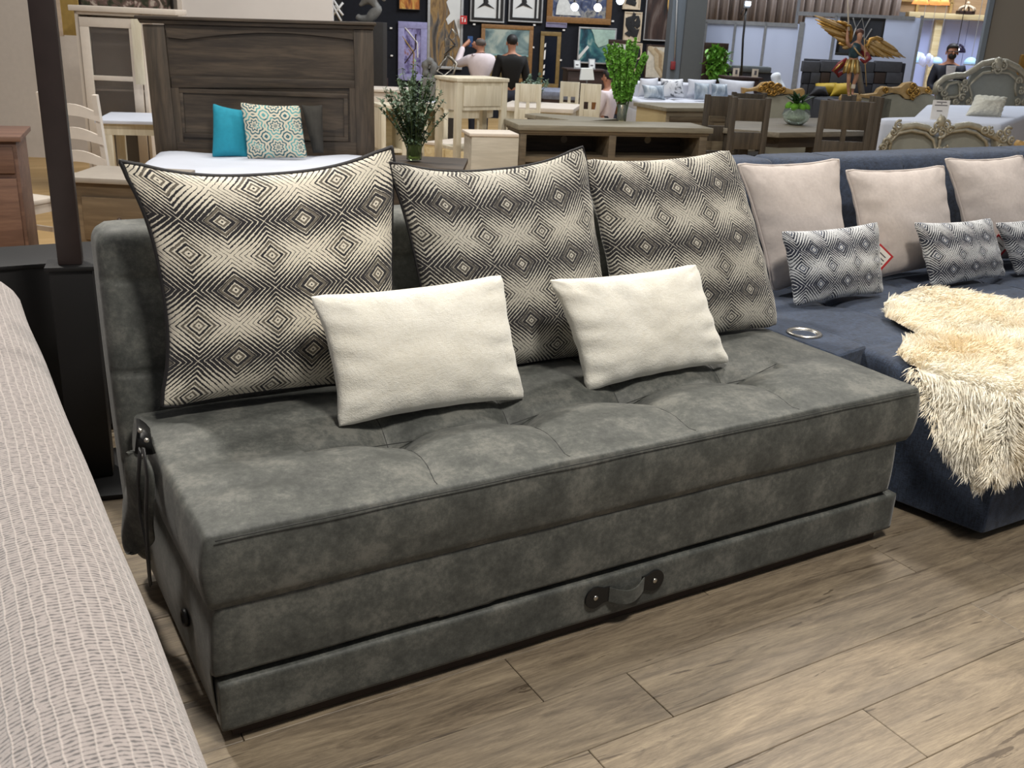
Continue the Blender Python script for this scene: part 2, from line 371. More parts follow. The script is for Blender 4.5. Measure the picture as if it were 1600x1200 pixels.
def pillow(name, corners, thick, mat, bow=(.05, .05, .05, .05), n=46, wr=.004, seed=0, sag=.0, hollow=0, pipe=None, puff=.5, uvs=None):
    """corners BL, BR, TR, TL (world); edges bow inward (bottom, right, top, left)"""
    BL, BR, TR, TL = corners; ux = (BR-BL+TR-TL)*.5; uy = (TL-BL+TR-BR)*.5; W, H = ux.length, uy.length
    ctr = (BL+BR+TR+TL)/4; nr = ux.cross(uy).normalized()
    if nr.dot(CAM-ctr) < 0: nr = -nr
    eu, ev = ux.normalized(), uy.normalized(); N = n
    def P(s, t, side):
        a, c = s*2-1, t*2-1
        p = BL*(1-s)*(1-t)+BR*s*(1-t)+TR*s*t+TL*(1-s)*t
        kb, kr, kt, kl = bow
        es, et = 1-a*a, 1-c*c; es2 = 1-abs(a)**2.6; et2 = 1-abs(c)**2.6
        p = p+ev*(H*kb*es2*(1-t)**1.5)-ev*(H*kt*es2*t**1.5)+eu*(W*kl*et2*(1-s)**1.5)-eu*(W*kr*et2*s**1.5)
        w_ = (max(0, es)*max(0, et))**puff
        z = thick*.5*w_*(1+sag*(-c)*.6)
        nz = noise.noise(Vector((s*3.2+seed, t*3.0, side*3.1+seed*1.7)))*.5+noise.noise(Vector((s*7+seed, t*7.5, side+seed)))*.25
        edge = max(0, 1-min(s, 1-s, t, 1-t)/.22)
        z += wr*nz*2.2*w_+wr*.9*edge*math.sin((s*34 if min(t, 1-t) < min(s, 1-s) else t*31)+seed+3*nz)*w_**.6*(1 if min(s, 1-s, t, 1-t) > 0 else 0)
        if hollow: z -= hollow*bump1(a*.9, .5)*max(0, c)**1.5*w_**.3
        cr = max(0, abs(a)-.84)/.16*max(0, abs(c)-.84)/.16; p = p-(eu*(W*.018*cr*(1 if a > 0 else -1))+ev*(H*.018*cr*(1 if c > 0 else -1)))
        return p+nr*z*side
    b = MB(); vs = []; uv = []; idx = {}
    for side in (1, -1):
        for j in range(N+1):
            for i in range(N+1):
                bd = i in (0, N) or j in (0, N)
                if side == -1 and bd: idx[(side, i, j)] = idx[(1, i, j)]; continue
                # denser near the border
                s = .5-.5*math.cos(math.pi*i/N); t = .5-.5*math.cos(math.pi*j/N)
                s = s*.75+i/N*.25; t = t*.75+j/N*.25
                idx[(side, i, j)] = len(vs); vs.append(P(s, t, side)); uv.append((s*W, t*H))
    fs = []
    for side in (1, -1):
        for j in range(N):
            for i in range(N):
                q = (idx[(side, i, j)], idx[(side, i+1, j)], idx[(side, i+1, j+1)], idx[(side, i, j+1)])
                fs.append(q if side == 1 else q[::-1])
    b.v = vs; b.f = fs; b.uv = uv
    o = b.build(name, mat, smooth=True)
    if pipe:
        path = [vs[idx[(1, i, 0)]] for i in range(N)]+[vs[idx[(1, N, j)]] for j in range(N)]+[vs[idx[(1, N-i, N)]] for i in range(N)]+[vs[idx[(1, 0, N-j)]] for j in range(N)]
        MB().tube(path, pipe[0], 8, closed=True).build('piping', pipe[1], o, smooth=True)
    return o
def leanplane(yb, zb, slope):
    p0 = Vector((0, yb, zb)); n = Vector((0, 1, -slope)).normalized(); return lambda x, y: at_plane(x, y, p0, n)
W1 = weave('diamond_weave_a', (34, 32, 36), (232, 224, 206), (128, 120, 106), ox=.13, oy=.33)
W2 = weave('diamond_weave_b', (36, 34, 38), (206, 201, 188), (100, 95, 87), px=.2, py=.2, ox=.35, oy=.12)
PIPE = flat('black_piping', (24, 22, 24), .6)
L = leanplane(.62, .54, .16)
p = pillow('throw_pillow', [L(246, 643), L(618, 600), L(618, 223), L(178, 244)], .19, W1, (.035, .02, .10, .09), seed=1.3, wr=.006, pipe=(.0062, PIPE), sag=.3)
tag(p, 'large cream and black diamond-weave pillow with black piping, left end of grey sofa', 'pillow', 'large diamond-weave pillows on the grey sofa bed')
L = leanplane(.63, .54, .13)
p = pillow('throw_pillow', [L(672, 600), L(962, 555), L(914, 223), L(600, 247)], .19, W2, (.03, .02, .085, .05), seed=4.1, wr=.008, pipe=(.0045, PIPE), sag=.3)
tag(p, 'large diamond-weave pillow in the middle, behind both white pillows', 'pillow', 'large diamond-weave pillows on the grey sofa bed')
L = leanplane(.63, .54, .16)
p = pillow('throw_pillow', [L(972, 548), L(1218, 511), L(1142, 230), L(906, 245)], .17, W2, (.02, -.01, .04, .03), seed=8.4, wr=.009, sag=.3)
tag(p, 'large diamond-weave pillow at the right end of the grey sofa', 'pillow', 'large diamond-weave pillows on the grey sofa bed')
def plush():
    t = NT('ivory_plush', .95); v = t.coord('Object', rand=1); a = t.noise(v, 5, 3); b = t.noise(v, 70, 4, .7); c = t.noise(v, 420, 2)
    f = t.m_('ADD', t.m_('MULTIPLY', a, .5), t.m_('MULTIPLY', b, .5))
    t.base(t.ramp(f, [(.35, srgb(236, 231, 216)), (.6, srgb(246, 243, 232))])); t.b.inputs['Sheen Weight'].default_value = .5
    t.bump(t.m_('ADD', b, t.m_('MULTIPLY', c, .6)), .5, .006); return t.m
PL = plush()
L = leanplane(.40, .545, .22)
p = pillow('lumbar_pillow', [L(525, 671), L(823, 625), L(787, 426), L(479, 460)], .14, PL, (.05, .03, .04, .05), seed=2.2, wr=.006, puff=.42, sag=.3)
tag(p, 'ivory plush lumbar pillow leaning on the left and middle patterned pillows', 'pillow', 'ivory plush lumbar pillows')
p = pillow('lumbar_pillow', [L(915, 614), L(1142, 568), L(1090, 410), L(853, 435)], .14, PL, (.05, .04, .04, .05), seed=6.2, wr=.008, puff=.42, sag=.3)
tag(p, 'ivory plush lumbar pillow leaning on the right patterned pillow', 'pillow', 'ivory plush lumbar pillows')
# ================================================================== NAVY SOFA
def linen(name, a, b_, sc=900):
    t = NT(name, .85); v = t.coord('Object')
    w1 = t.noise(t.coord('Object', (1, .12, 1)), sc*.35, 2); w2 = t.noise(t.coord('Object', (.12, 1, .12)), sc*.35, 2); g = t.noise(v, 5, 3)
    f = t.m_('ADD', t.m_('MULTIPLY', t.m_('ADD', w1, w2), .4), t.m_('MULTIPLY', g, .2))
    t.base(t.ramp(f, [(.4, srgb(*a)), (.6, srgb(*b_))])); t.bump(t.m_('ADD', w1, w2), .3, .002); t.b.inputs['Sheen Weight'].default_value = .15; return t.m
NV = linen('navy_linen', (24, 34, 50), (54, 68, 92)); NTH = flat('navy_seam_thread', (24, 30, 40), .8)
navy = empty('corner_sofa', (2.46, -.18, 0), 0, 'navy blue linen sofa with tufted seat and steel cup holder at right', 'sofa')
navy.location = (0, 0, 0)
nb = MB().slab([(2.46, -.18), (5.2, -.18), (5.2, 1.55), (2.25, 1.55), (2.25, .75), (2.385, .15)], .03, .40).build('base', NV, navy, bevel=.012, seg=3)
NTUFT = [(2.83, .42), (3.35, .42), (3.9, .42), (4.45, .42), (2.83, .92), (3.35, .92), (3.9, .92), (4.45, .92)]
def nseat_disp(p, n):
    x, y = p.x+2.40, p.y-.175
    lx = 2.45-.12*max(0, min(1, (y+.18)/.93))+.08*max(0, min(1, (y-.2)/.3))
    if p.x < .3: p.x += (lx-2.40)*(1-p.x/.3)
    if n.z > -.2 and p.z > .04:
        dz = 0
        for tx, ty in NTUFT: dz -= .022*bump1(math.hypot(x-tx, y-ty), .06)
        for tx in (2.83, 3.35, 3.9, 4.45): dz -= .006*bump1(x-tx, .02)
        for ty in (.42, .92): dz -= .006*bump1(y-ty, .02)
        p.z += dz
    return p
ns = rbox((2.8, 1.40, .12), .03, (140, 80, 6), nseat_disp).build('seat_cushion', NV, navy, smooth=True); ns.location = (2.40, -.175, .385)
def nseam(p0, p1):
    pts = []
    for i in range(25):
        x = p0[0]+(p1[0]-p0[0])*i/24; y = p0[1]+(p1[1]-p0[1])*i/24
        pts.append(nseat_disp(Vector((x-2.40, y+.175, .12)), Vector((0, 0, 1)))+Vector((2.40, -.175, .3853)))
    MB().tube(pts, .0015, 5).build('seam', NTH, navy, smooth=True)
for tx in (2.83, 3.35, 3.9, 4.45): nseam((tx, -.12), (tx, 1.18))
for ty in (.42, .92): nseam((2.72, ty), (4.9, ty))
# arm console with the cup holder
cs_ = MB().slab([(2.262, .36), (2.46, .40), (2.46, 1.3), (2.25, 1.3)], .39, .512).build('console', NV, navy, bevel=.018, seg=3)
cup = atZ(1245, 517, .513)
MB().lathe([(.0001, -.002), (.064, -.002), (.066, .003), (.062, .007), (.052, .0065), (.046, .002), (.044, -.001), (.0001, -.001)], 28, (2.345, .60, .5125)).build('cup_holder', STEEL, navy, smooth=True)
for x0, x1, nm in ((2.54, 2.86, 0), (2.875, 5.2, 1)):
    def nb_disp(p, n):
        if n.y < -.4 or n.z > .4:
            for k in range(1, 8):
                sx = k*.46-.1
                if sx < (x1-x0)-.1: p += Vector((0, .006*bump1(p.x-sx, .012), -.003*bump1(p.x-sx, .012)))
        p.y += .10*(p.z/.6)
        return p
    q = rbox((x1-x0, .2, .615), .04, (int((x1-x0)*45), 10, 20), nb_disp).build('backrest', NV, navy, smooth=True); q.location = (x0, 1.26, .42)
    for k in range(1, 8):
        sx = k*.46-.1
        if sx < (x1-x0)-.1: MB().tube([(x0+sx, 1.26+.006+.1*.3/.6-.001, .72), (x0+sx, 1.26+.10*(.56/.6)+.003, .42+.56), (x0+sx, 1.26+.105+.012, .42+.602), (x0+sx, 1.26+.102+.05, .42+.6125), (x0+sx, 1.26+.102+.15, .42+.6125)], .0014, 5).build('seam', NTH, navy, smooth=True)
GP = flat('pale_grey_cotton', (196, 186, 180), .85, var=.05, scale=60, bump=.15)
L = leanplane(1.07, .51, .22)
greys = [([(1207, 456), (1326, 432), (1312, 246), (1150, 254)], 'pale grey cotton pillow next to the right patterned pillow, leftmost on navy sofa'),
         ([(1352, 440), (1498, 412), (1476, 257), (1319, 264)], 'pale grey cotton pillow in the middle of the navy sofa back'),
         ([(1520, 415), (1650, 395), (1598, 241), (1474, 246)], 'pale grey cotton pillow at the right edge of the photo')]
for k, (c, lab) in enumerate(greys):
    p = pillow('throw_pillow', [L(*q) for q in c], .17, GP, (.03, .05, .04, .05), seed=3.3*k+.7, wr=.006, pipe=(.005, GP), hollow=.012, sag=.25)
    tag(p, lab, 'pillow', 'pale grey pillows on the navy sofa')
W3 = weave('diamond_weave_navy', (28, 34, 52), (212, 214, 216), (82, 92, 112), px=.155, py=.155, lines=5.5, ox=.2, oy=.4)
L = leanplane(.90, .515, .18)
small = [([(1240, 480), (1381, 459), (1373, 345), (1218, 360)], 'small navy and white diamond-weave pillow closest to the grey sofa'),
         ([(1455, 452), (1572, 433), (1549, 339), (1426, 346)], 'small navy and white diamond-weave pillow between the two red-edged tags'),
         ([(1588, 432), (1700, 412), (1660, 332), (1553, 347)], 'small navy and white diamond-weave pillow cut by the right photo edge')]
for k, (c, lab) in enumerate(small):
    p = pillow('lumbar_pillow', [L(*q) for q in c], .12, W3, (.04, .03, .05, .04), seed=5.1*k+.3, wr=.006, sag=.25, puff=.45, n=36)
    tag(p, lab, 'pillow', 'small diamond-weave pillows on the navy sofa')
RED = flat('red_card', (176, 24, 36), .5, var=.05); PAPER = flat('white_paper', (226, 222, 216), .7, var=.03); INK = flat('grey_print', (90, 86, 90), .7, var=.05)
for (x, y), lab in (((1374, 404), 'red-edged white price tag beside the leftmost small navy pillow'), ((1558, 387), 'red-edged white price tag between the two right small navy pillows')):
    c = atY(x, y, 1.0); t = MB(); t.M = Matrix.Rotation(math.radians(-20), 4, 'Z') @ Matrix.Rotation(math.radians(38), 4, 'Y')
    t.box(-.048, .048, -.001, .001, -.048, .048); o = t.build('price_tag', RED); o.location = c; tag(o, lab, 'tag', 'red-edged price tags')
    t = MB(); t.M = Matrix.Rotation(math.radians(-20), 4, 'Z') @ Matrix.Rotation(math.radians(38), 4, 'Y'); t.box(-.040, .036, -.0018, -.001, -.04, .04); f_ = t.build('tag_face', PAPER, o)
    t = MB(); t.M = Matrix.Rotation(math.radians(-20), 4, 'Z') @ Matrix.Rotation(math.radians(38), 4, 'Y')
    for zz, x0, x1 in ((.02, -.02, .02), (.004, -.03, .025), (-.01, -.025, .03)): t.box(x0, x1, -.0022, -.0018, zz-.0025, zz+.0025)
    t.build('print', INK, f_)
# ================================================================== SHEEPSKIN
POLY = [(2.77, .59), (2.95, .75), (3.11, .82), (3.27, .845), (3.41, .77), (3.50, .56), (3.75, .5), (3.95, .3), (3.9, -.1), (3.5, -.42), (2.95, -.46), (2.68, -.38), (2.56, -.44), (2.46, -.44), (2.30, -.40), (2.16, -.26), (2.13, -.14), (2.20, -.03), (2.26, .03), (2.32, .10), (2.40, .2), (2.46, .28), (2.55, .33), (2.70, .39), (2.72, .48)]
def inside(x, y):
    c = False; n = len(POLY)
    for i in range(n):
        (x1, y1), (x2, y2) = POLY[i], POLY[(i+1) % n]
        if (y1 > y) != (y2 > y) and x < (x2-x1)*(y-y1)/(y2-y1)+x1: c = not c
    return c
def drape(X, Y, h=.0):
    xe = 2.44-.22*max(0, Y+.18) if Y < .2 else 2.36; ye = -.175; zt = .505
    for tx, ty in ((0, 0),): pass
    dx = max(0, xe-X); dy = max(0, ye-Y); x = max(X, xe)-.05*min(1, dx*6)-.12*dy*(1 if dx > 0 else 0); y = max(Y, ye)-.05*min(1, dy*6)
    z = zt+.02-math.hypot(dx, dy); z += .012*noise.noise(Vector((X*5, Y*5, 3)))
    return Vector((x, y, z+h))
def fleece_mat():
    t = NT('cream_fleece', .9); at = t.n('Attribute', attribute_name='tuft'); v = t.coord('Object')
    a = t.noise(v, 3.5, 3); b = t.noise(v, 30, 2)
    c = t.ramp(t.m_('ADD', t.m_('MULTIPLY', a, .7), t.m_('MULTIPLY', b, .3)), [(.38, srgb(250, 236, 208)), (.62, srgb(255, 250, 236))])
    t.base(c); t.b.inputs['Sheen Weight'].default_value = .3; t.b.inputs['Subsurface Weight'].default_value = 0; return t.m
FL = fleece_mat(); st = .018; b = MB(); ids = {}; vs = []; fs = []
G = [(i, j) for i in range(115) for j in range(80)]
def gp(i, j): return 2.08+i*st, -.5+j*st
for i, j in G:
    x, y = gp(i+.5, j+.5)
    if all(inside(x+a_, y+b_) for a_, b_ in ((0, 0), (.022, 0), (-.022, 0), (0, .022), (0, -.022), (.016, .016), (-.016, -.016), (.016, -.016), (-.016, .016))):
        q = []
        for a, c in ((i, j), (i+1, j), (i+1, j+1), (i, j+1)):
            if (a, c) not in ids: ids[(a, c)] = len(vs); vs.append(drape(*gp(a, c)))
            q.append(ids[(a, c)])
        fs.append(tuple(q))
b.v = vs; b.f = fs
skin = b.build('sheepskin', FL, smooth=True)
tag(skin, 'cream long-haired sheepskin draped over the corner of the navy sofa seat', 'rug')
hb = MB(); vs = hb.v; fs = hb.f; cnt = 0; rnd = random.Random(3)
while cnt < 62000:
    x = rnd.uniform(2.1, 3.97); y = rnd.uniform(-.47, .86)
    if not inside(x, y): continue
    if x > 3.5 and rnd.random() < .6: continue
    cnt += 1
    p = drape(x, y, 0); px_ = drape(x+.004, y, 0); py_ = drape(x, y+.004, 0); nr = (px_-p).cross(py_-p)
    if nr.length < 1e-9: nr = Vector((-.7, -.7, .2))
    nr.normalize()
    if nr.z < -.2: nr = -nr
    cl = noise.noise_vector(Vector((x*16, y*16, 1)))*.55+noise.noise_vector(Vector((x*5, y*5, 5)))*.5
    dn = Vector((-.28 if x < 2.5 else -.05, -.30, -.22)); dn = dn-nr*dn.dot(nr)
    d = (nr*.72+dn*1.3+cl+Vector((rnd.gauss(0, .16), rnd.gauss(0, .16), rnd.gauss(0, .12)))).normalized()
    Ln = rnd.uniform(.028, .05); side = d.cross(Vector((rnd.gauss(0, 1), rnd.gauss(0, 1), rnd.gauss(0, 1)))).normalized()*.0017
    p = p+nr*.004; m1 = p+d*Ln*.55; tip = p+d*Ln+Vector((cl.x*.012, cl.y*.012, -.010)); o = len(vs)
    vs += [p-side, p+side, m1-side*.9, m1+side*.9, tip]; fs += [(o, o+1, o+3, o+2), (o+2, o+3, o+4)]
me = bpy.data.meshes.new('fleece'); me.from_pydata([tuple(v) for v in vs], [], fs); me.materials.append(FL)
for pl_ in me.polygons: pl_.use_smooth = True
fo = bpy.data.objects.new('fleece', me); COL.objects.link(fo); fo.parent = skin; fo['kind'] = 'stuff'
# ================================================================== FOREGROUND SOFA BACK
def boucle():
    t = NT('oatmeal_boucle', .95); uv = t.n('TexCoord').outputs['UV']
    wob = t.n('TexNoise', {'Vector': uv, 'Scale': 28.0, 'Detail': 2.0}).outputs[1]
    uv2 = t.n('VectorMath', {0: uv, 1: t.n('VectorMath', {0: wob, 'Scale': .007}, operation='SCALE').outputs[0]}, operation='ADD').outputs[0]
    s = t.n('SeparateXYZ', {0: uv2}); X = t.m_('DIVIDE', s.outputs[0], .017); Y = t.m_('DIVIDE', s.outputs[1], .0078)
    lx = t.m_('PINGPONG', X, .5); row = t.m_('PINGPONG', t.m_('ADD', Y, t.m_('MULTIPLY', t.m_('SINE', t.m_('MULTIPLY', t.m_('FLOOR', X), 12.9898)), .5)), .5)
    line = t.n('Clamp', {0: t.m_('MULTIPLY', t.m_('SUBTRACT', .13, lx), 9)}).outputs[0]
    cell = t.n('TexNoise', {'Vector': t.n('CombineXYZ', {0: t.m_('MULTIPLY', X, 1.6), 1: t.m_('MULTIPLY', Y, .8)}), 'Scale': 1.0, 'Detail': 3.0}).outputs[0]
    dash = t.n('Clamp', {0: t.m_('MULTIPLY', t.m_('SUBTRACT', t.m_('ADD', row, t.m_('MULTIPLY', t.m_('SUBTRACT', cell, .5), 1.1)), .24), 4)}).outputs[0]
    fz = t.noise(uv, 700, 3)
    c = t.mix(dash, srgb(164, 154, 150), srgb(96, 91, 90)); c = t.mix(t.m_('MULTIPLY', line, .8), c, srgb(190, 180, 174)); t.base(c)
    t.b.inputs['Sheen Weight'].default_value = .4
    t.bump(t.m_('ADD', t.m_('ADD', t.m_('MULTIPLY', dash, -.5), line), fz), .6, .003); return t.m
BO = boucle(); fsofa = empty('foreground_sofa', (0, 0, 0), 0, 'oatmeal boucle sofa whose rounded back runs along the left foreground', 'sofa')
b = MB(); vs = []; uv = []; fs = []; prof = []
hw, r_, zt = .135, .10, .775
for i in range(9): prof.append((hw, .1+.06*i*1.15))
prof = [(hw+.0, .05), (hw+.005, .25), (hw+.008, .45), (hw+.008, .58)]
for i in range(13): a = math.pi*i/12; prof.append((math.cos(a)*(hw+.004), .66+math.sin(a)*.115))
prof += [(-hw-.004, .58), (-hw-.004, .45), (-hw, .2), (-hw, .05)]
ln = [0]
for a, c in zip(prof, prof[1:]): ln.append(ln[-1]+math.hypot(a[0]-c[0], a[1]-c[1]))
NY = 60; y0_, y1_ = -1.75, 1.50
for j in range(NY+1):
    y = y0_+(y1_-y0_)*j/NY; e = min(1, (y1_-y)/.09); k = math.sqrt(max(0, 1-(1-e)**2)) if e < 1 else 1
    for (x, z), l_ in zip(prof, ln):
        zz = .4+(z-.4)*(.8+.2*k) if z > .4 else z; nzv = .004*noise.noise(Vector((x*4, y*3, z*4)))
        vs.append((-.335+x*(.55+.45*k)+nzv, y, zz+nzv)); uv.append((l_, y))
n = len(prof)
fs = [(j*n+i, j*n+i+1, (j+1)*n+i+1, (j+1)*n+i) for j in range(NY) for i in range(n-1)]+[tuple(range(NY*n, NY*n+n))]
b.v = [Vector(v) for v in vs]; b.f = fs; b.uv = uv; b.build('backrest', BO, fsofa, smooth=True)
sb = rbox((.75, 3.0, .22), .06, (12, 40, 6)).build('seat_cushion', linen('grey_linen', (112, 108, 106), (150, 146, 142)), fsofa, smooth=True); sb.location = (-1.24, -1.6, .34)
bc = rbox((.20, 2.9, .34), .07, (6, 40, 6)).build('back_cushion', MATS.get('x') or sb.data.materials[0], fsofa, smooth=True); bc.location = (-.69, -1.55, .36)
MB().box(-1.22, -.475, -1.62, 1.45, .05, .35).build('base', sb.data.materials[0], fsofa, bevel=.02)
# ================================================================== SCREEN STAND AND BLACK PANEL
BK = flat('black_lacquer', (9, 8, 9), .55, var=.1)
std = empty('display_stand', (-.03, 1.53, 0), math.radians(-12), 'tall black screen stand with square post behind the foreground sofa', 'stand')
MB().box(-.26, .10, -.2, .2, .0, .018).build('base_plate', BK, std, bevel=.004)
MB().box(-.065, .065, -.05, .05, .018, .745).build('lower_post', BK, std, bevel=.006)
MB().box(-.075, .075, -.06, .06, .745, .76).build('collar', BK, std, bevel=.004)
MB().box(-.036, .036, -.03, .03, .76, 2.1).build('upper_post', flat('haze_tinted_black', (44, 34, 32), .4), std, bevel=.004)  # black post, tinted brown for the haze of a finger at the lens
pn = empty('black_cabinet', (-.6, 1.9, 0), 0, 'low black panel cabinet standing behind the screen stand', 'cabinet')
MB().box(-1.6, 1.5, 0, .3, .035, .665).build('body', BK, pn, bevel=.004)
MB().box(-1.62, 1.51, -.01, .31, .665, .68).build('top', BK, pn, bevel=.003)
MB().box(-1.55, .63, .03, .27, .0, .035).build('plinth', BK, pn)
tag(MB().tube([(-.02, 1.6, .022), (.02, 1.55, .024), (.05, 1.66, .008), (.1, 1.72, .006), (.2, 1.75, .006), (.4, 1.8, .006)], .006, 8).build('power_cable', flat('grey_cable', (120, 116, 108), .5), smooth=True), 'thin grey cable running over the stand foot', 'cable')
# ================================================================== BACKGROUND HELPERS
FZ = -.25                                   # the hall floor lies below the laid platform
class Fr:
    """upright frame: pixel + ground distance give the anchor, rot turns it away from facing the camera"""
    def __init__(s, x, y, h, rot=0, base=FZ):
        d = ray(x, y); p = CAM+d*(h/math.hypot(d.x, d.y)); s.o = Vector((p.x, p.y, base)); s.th = -YAW+math.radians(rot); s.base = base
        s.U = Vector((math.cos(s.th), math.sin(s.th), 0)); s.V = Vector((-s.U.y, s.U.x, 0)); s.root = None
    def w(s, x, y, v=0):
        d = ray(x, y); t = (s.o+s.V*v-CAM).dot(s.V)/d.dot(s.V); return CAM+d*t
    def p(s, x, y, v=0):
        q = s.w(x, y, v)-s.o; return Vector((q.dot(s.U), v, q.z))
    def onz(s, x, y, z):
        d = ray(x, y); q = CAM+d*((s.base+z-CAM.z)/d.z)-s.o; return Vector((q.dot(s.U), q.dot(s.V), z))
    def rect(s, x0, y0, x1, y1, v=0):
        a = s.p(x0, (y0+y1)/2, v).x; b = s.p(x1, (y0+y1)/2, v).x; c = s.p((x0+x1)/2, y1, v).z; d = s.p((x0+x1)/2, y0, v).z; return a, b, c, d
    def thing(s, name, label, cat, group=None): s.root = empty(name, s.o, s.th, label, cat, group); return s.root
    def box(s, name, mat, x0, y0, x1, y1, v0=0, v1=.02, bevel=0, parent=None, floor=False, mb=None):
        a, b, c, d = s.rect(x0, y0, x1, y1, v0)
        if floor: c = 0
        m = (mb or MB()).box(a, b, v0, v1, c, d)
        return m if mb is not None else m.build(name, mat, parent or s.root, bevel=bevel)
    def poly(s, name, mat, pts, v0, v1, bevel=0, parent=None, smooth=False):
        return MB().prism([(s.p(x, y, v0).x, s.p(x, y, v0).z) for x, y in pts], v0, v1).build(name, mat, parent or s.root, bevel=bevel, smooth=smooth)
    def tube(s, name, mat, pts, r, n=8, parent=None, mb=None, **k):
        m = (mb or MB()).tube([s.p(q[0], q[1], q[2] if len(q) > 2 else 0) for q in pts], r, n, **k)
        return m if mb is not None else m.build(name, mat, parent or s.root, smooth=True)
def frame_bars(mb, a, b, c, d, wd, v0, v1):
    mb.box(a, b, v0, v1, d-wd, d).box(a, b, v0, v1, c, c+wd).box(a, a+wd, v0, v1, c+wd, d-wd).box(b-wd, b, v0, v1, c+wd, d-wd); return mb
def art(name, stops, scale=1.2, stretch=(1, 1, 1), dist=1.5, rough=.5, detail=5):
    t = NT(name, rough); v = t.coord('Object', stretch, rand=1)
    n_ = t.noise(v, scale, detail, .6, dist); t.base(t.ramp(n_, [(p, srgb(*c)) for p, c in stops])); t.bump(n_, .2); return t.m
def picture(fr, x0, y0, x1, y1, fmat, fw, cmat, label, name='framed_picture', cat='picture', group='pictures on the black display wall', v=-.06, depth=.04):
    a, b, c, d = fr.rect(x0, y0, x1, y1, v); org = fr.o+fr.U*((a+b)/2)+fr.V*v+Vector((0, 0, c))
    r = empty(name, org, fr.th, label, cat, group); hw = (b-a)/2; H = d-c
    MB().box(-hw+fw*.5, hw-fw*.5, .012, depth, fw*.5, H-fw*.5).build('canvas', cmat, r)
    frame_bars(MB(), -hw, hw, 0, H, fw, 0, depth+.004).build('frame', fmat, r, bevel=min(.006, fw*.2))
    return r, hw, H
def skin(name, verts, edges, radii, mat, parent=None, sub=1):
    me = bpy.data.meshes.new(name); me.from_pydata([tuple(v) for v in verts], edges, []); me.materials.append(mat)
    o = bpy.data.objects.new(name, me); COL.objects.link(o); o.modifiers.new('skin', 'SKIN').use_smooth_shade = True
    sv = me.skin_vertices[0].data
    for i, r in enumerate(radii):
        sv[i].radius = r if isinstance(r, tuple) else (r, r); sv[i].use_root = (i == 0)
    if sub: q = o.modifiers.new('sub', 'SUBSURF'); q.levels = q.render_levels = sub
    if parent: o.parent = parent
    return o
def chain(mb_v, mb_e, mb_r, pts, start=None):
    """pts: (x,y,z,r); returns index of last"""
    prev = start
    for x, y, z, r in pts:
        mb_v.append((x, y, z)); mb_r.append(r); i = len(mb_v)-1
        if prev is not None: mb_e.append((prev, i))
        prev = i
    return prev
def scroll(mb, cx, cz, r, turns=1.4, d=1, a0=0, y=0, t=.014, n=18, ball=True):
    pts = []; rs = []
    for i in range(n+1):
        f = i/n; a = a0+d*turns*2*math.pi*f; rr = r*(1-.82*f); pts.append((cx+rr*math.cos(a), y, cz+rr*math.sin(a))); rs.append(t*(1-.35*f))
    mb.tube(pts, rs, 6)
    if ball: mb.ball((cx, y-t*.3, cz), r*.28, 8, 6)
    return mb
def leafy(mb, base, d, L, W, up=Vector((0, 0, 1))):
    d = d.normalized(); s = d.cross(up); s = s.normalized() if s.length > 1e-4 else Vector((1, 0, 0)); n_ = s.cross(d)
    p = [base, base+d*L*.35+s*W*.5+n_*W*.1, base+d*L*.75+s*W*.4, base+d*L+n_*(-W*.2), base+d*L*.75-s*W*.4, base+d*L*.35-s*W*.5+n_*W*.1, base+d*L*.5-n_*W*.12]
    mb.add(p, [(0, 1, 6), (1, 2, 6), (2, 3, 6), (3, 4, 6), (4, 5, 6), (5, 0, 6)])
# materials
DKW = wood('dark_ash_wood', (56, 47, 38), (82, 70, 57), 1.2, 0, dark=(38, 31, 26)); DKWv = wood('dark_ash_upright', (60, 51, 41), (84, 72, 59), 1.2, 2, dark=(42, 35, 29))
GRW = wood('grey_oak_wood', (96, 85, 69), (122, 110, 90), 1.2, 0, dark=(88, 78, 66)); GRT = wood('grey_oak_top', (122, 116, 100), (146, 139, 122), 1.2, 0)
WHW = wood('whitewashed_pine', (206, 198, 176), (228, 222, 204), 1, 2); PIN = wood('pale_pine', (206, 186, 142), (226, 210, 172), 1, 0)
WHP = flat('white_painted_wood', (214, 204, 192), .5, var=.04); WSH = flat('white_sheet', (206, 211, 224), .85, var=.03, scale=4, bump=.15)
CRM = flat('cream_wall_paint', (208, 200, 192), .7, var=.03); BLW = flat('black_felt', (17, 20, 29), .95, var=.2); WHT = flat('white_plastic', (232, 230, 226), .5, var=.02)
CHR = wood('smoked_oak_chair', (58, 51, 42), (78, 69, 57), 1.5, 2, dark=(42, 36, 30)); CHX = wood('smoked_oak_rail', (60, 52, 43), (80, 71, 59), 1.5, 0, dark=(44, 38, 31))
GOLD = flat('antique_gold', (168, 130, 66), .35, metal=.75, var=.25, scale=40, bump=.4); GOLDW = flat('aged_gold_wood', (164, 134, 84), .45, var=.2, scale=30, bump=.3)
SLV = flat('silver_champagne_paint', (166, 160, 142), .38, metal=.25, var=.15, scale=30, bump=.2); SLVP = flat('grey_green_panel', (146, 148, 140), .5, var=.04)
BLKF = flat('black_frame', (20, 19, 20), .4); SILF = flat('pale_metal_frame', (176, 178, 180), .35, metal=.4); GLDF = flat('bronze_wood_frame', (132, 96, 56), .45, var=.2, scale=30)
GRNL = flat('eucalyptus_leaf', (84, 104, 84), .6, var=.35, scale=9); GRNB = flat('fresh_green_bells', (104, 160, 58), .5, var=.3, scale=14); STEM = flat('green_stem', (70, 92, 50), .6)
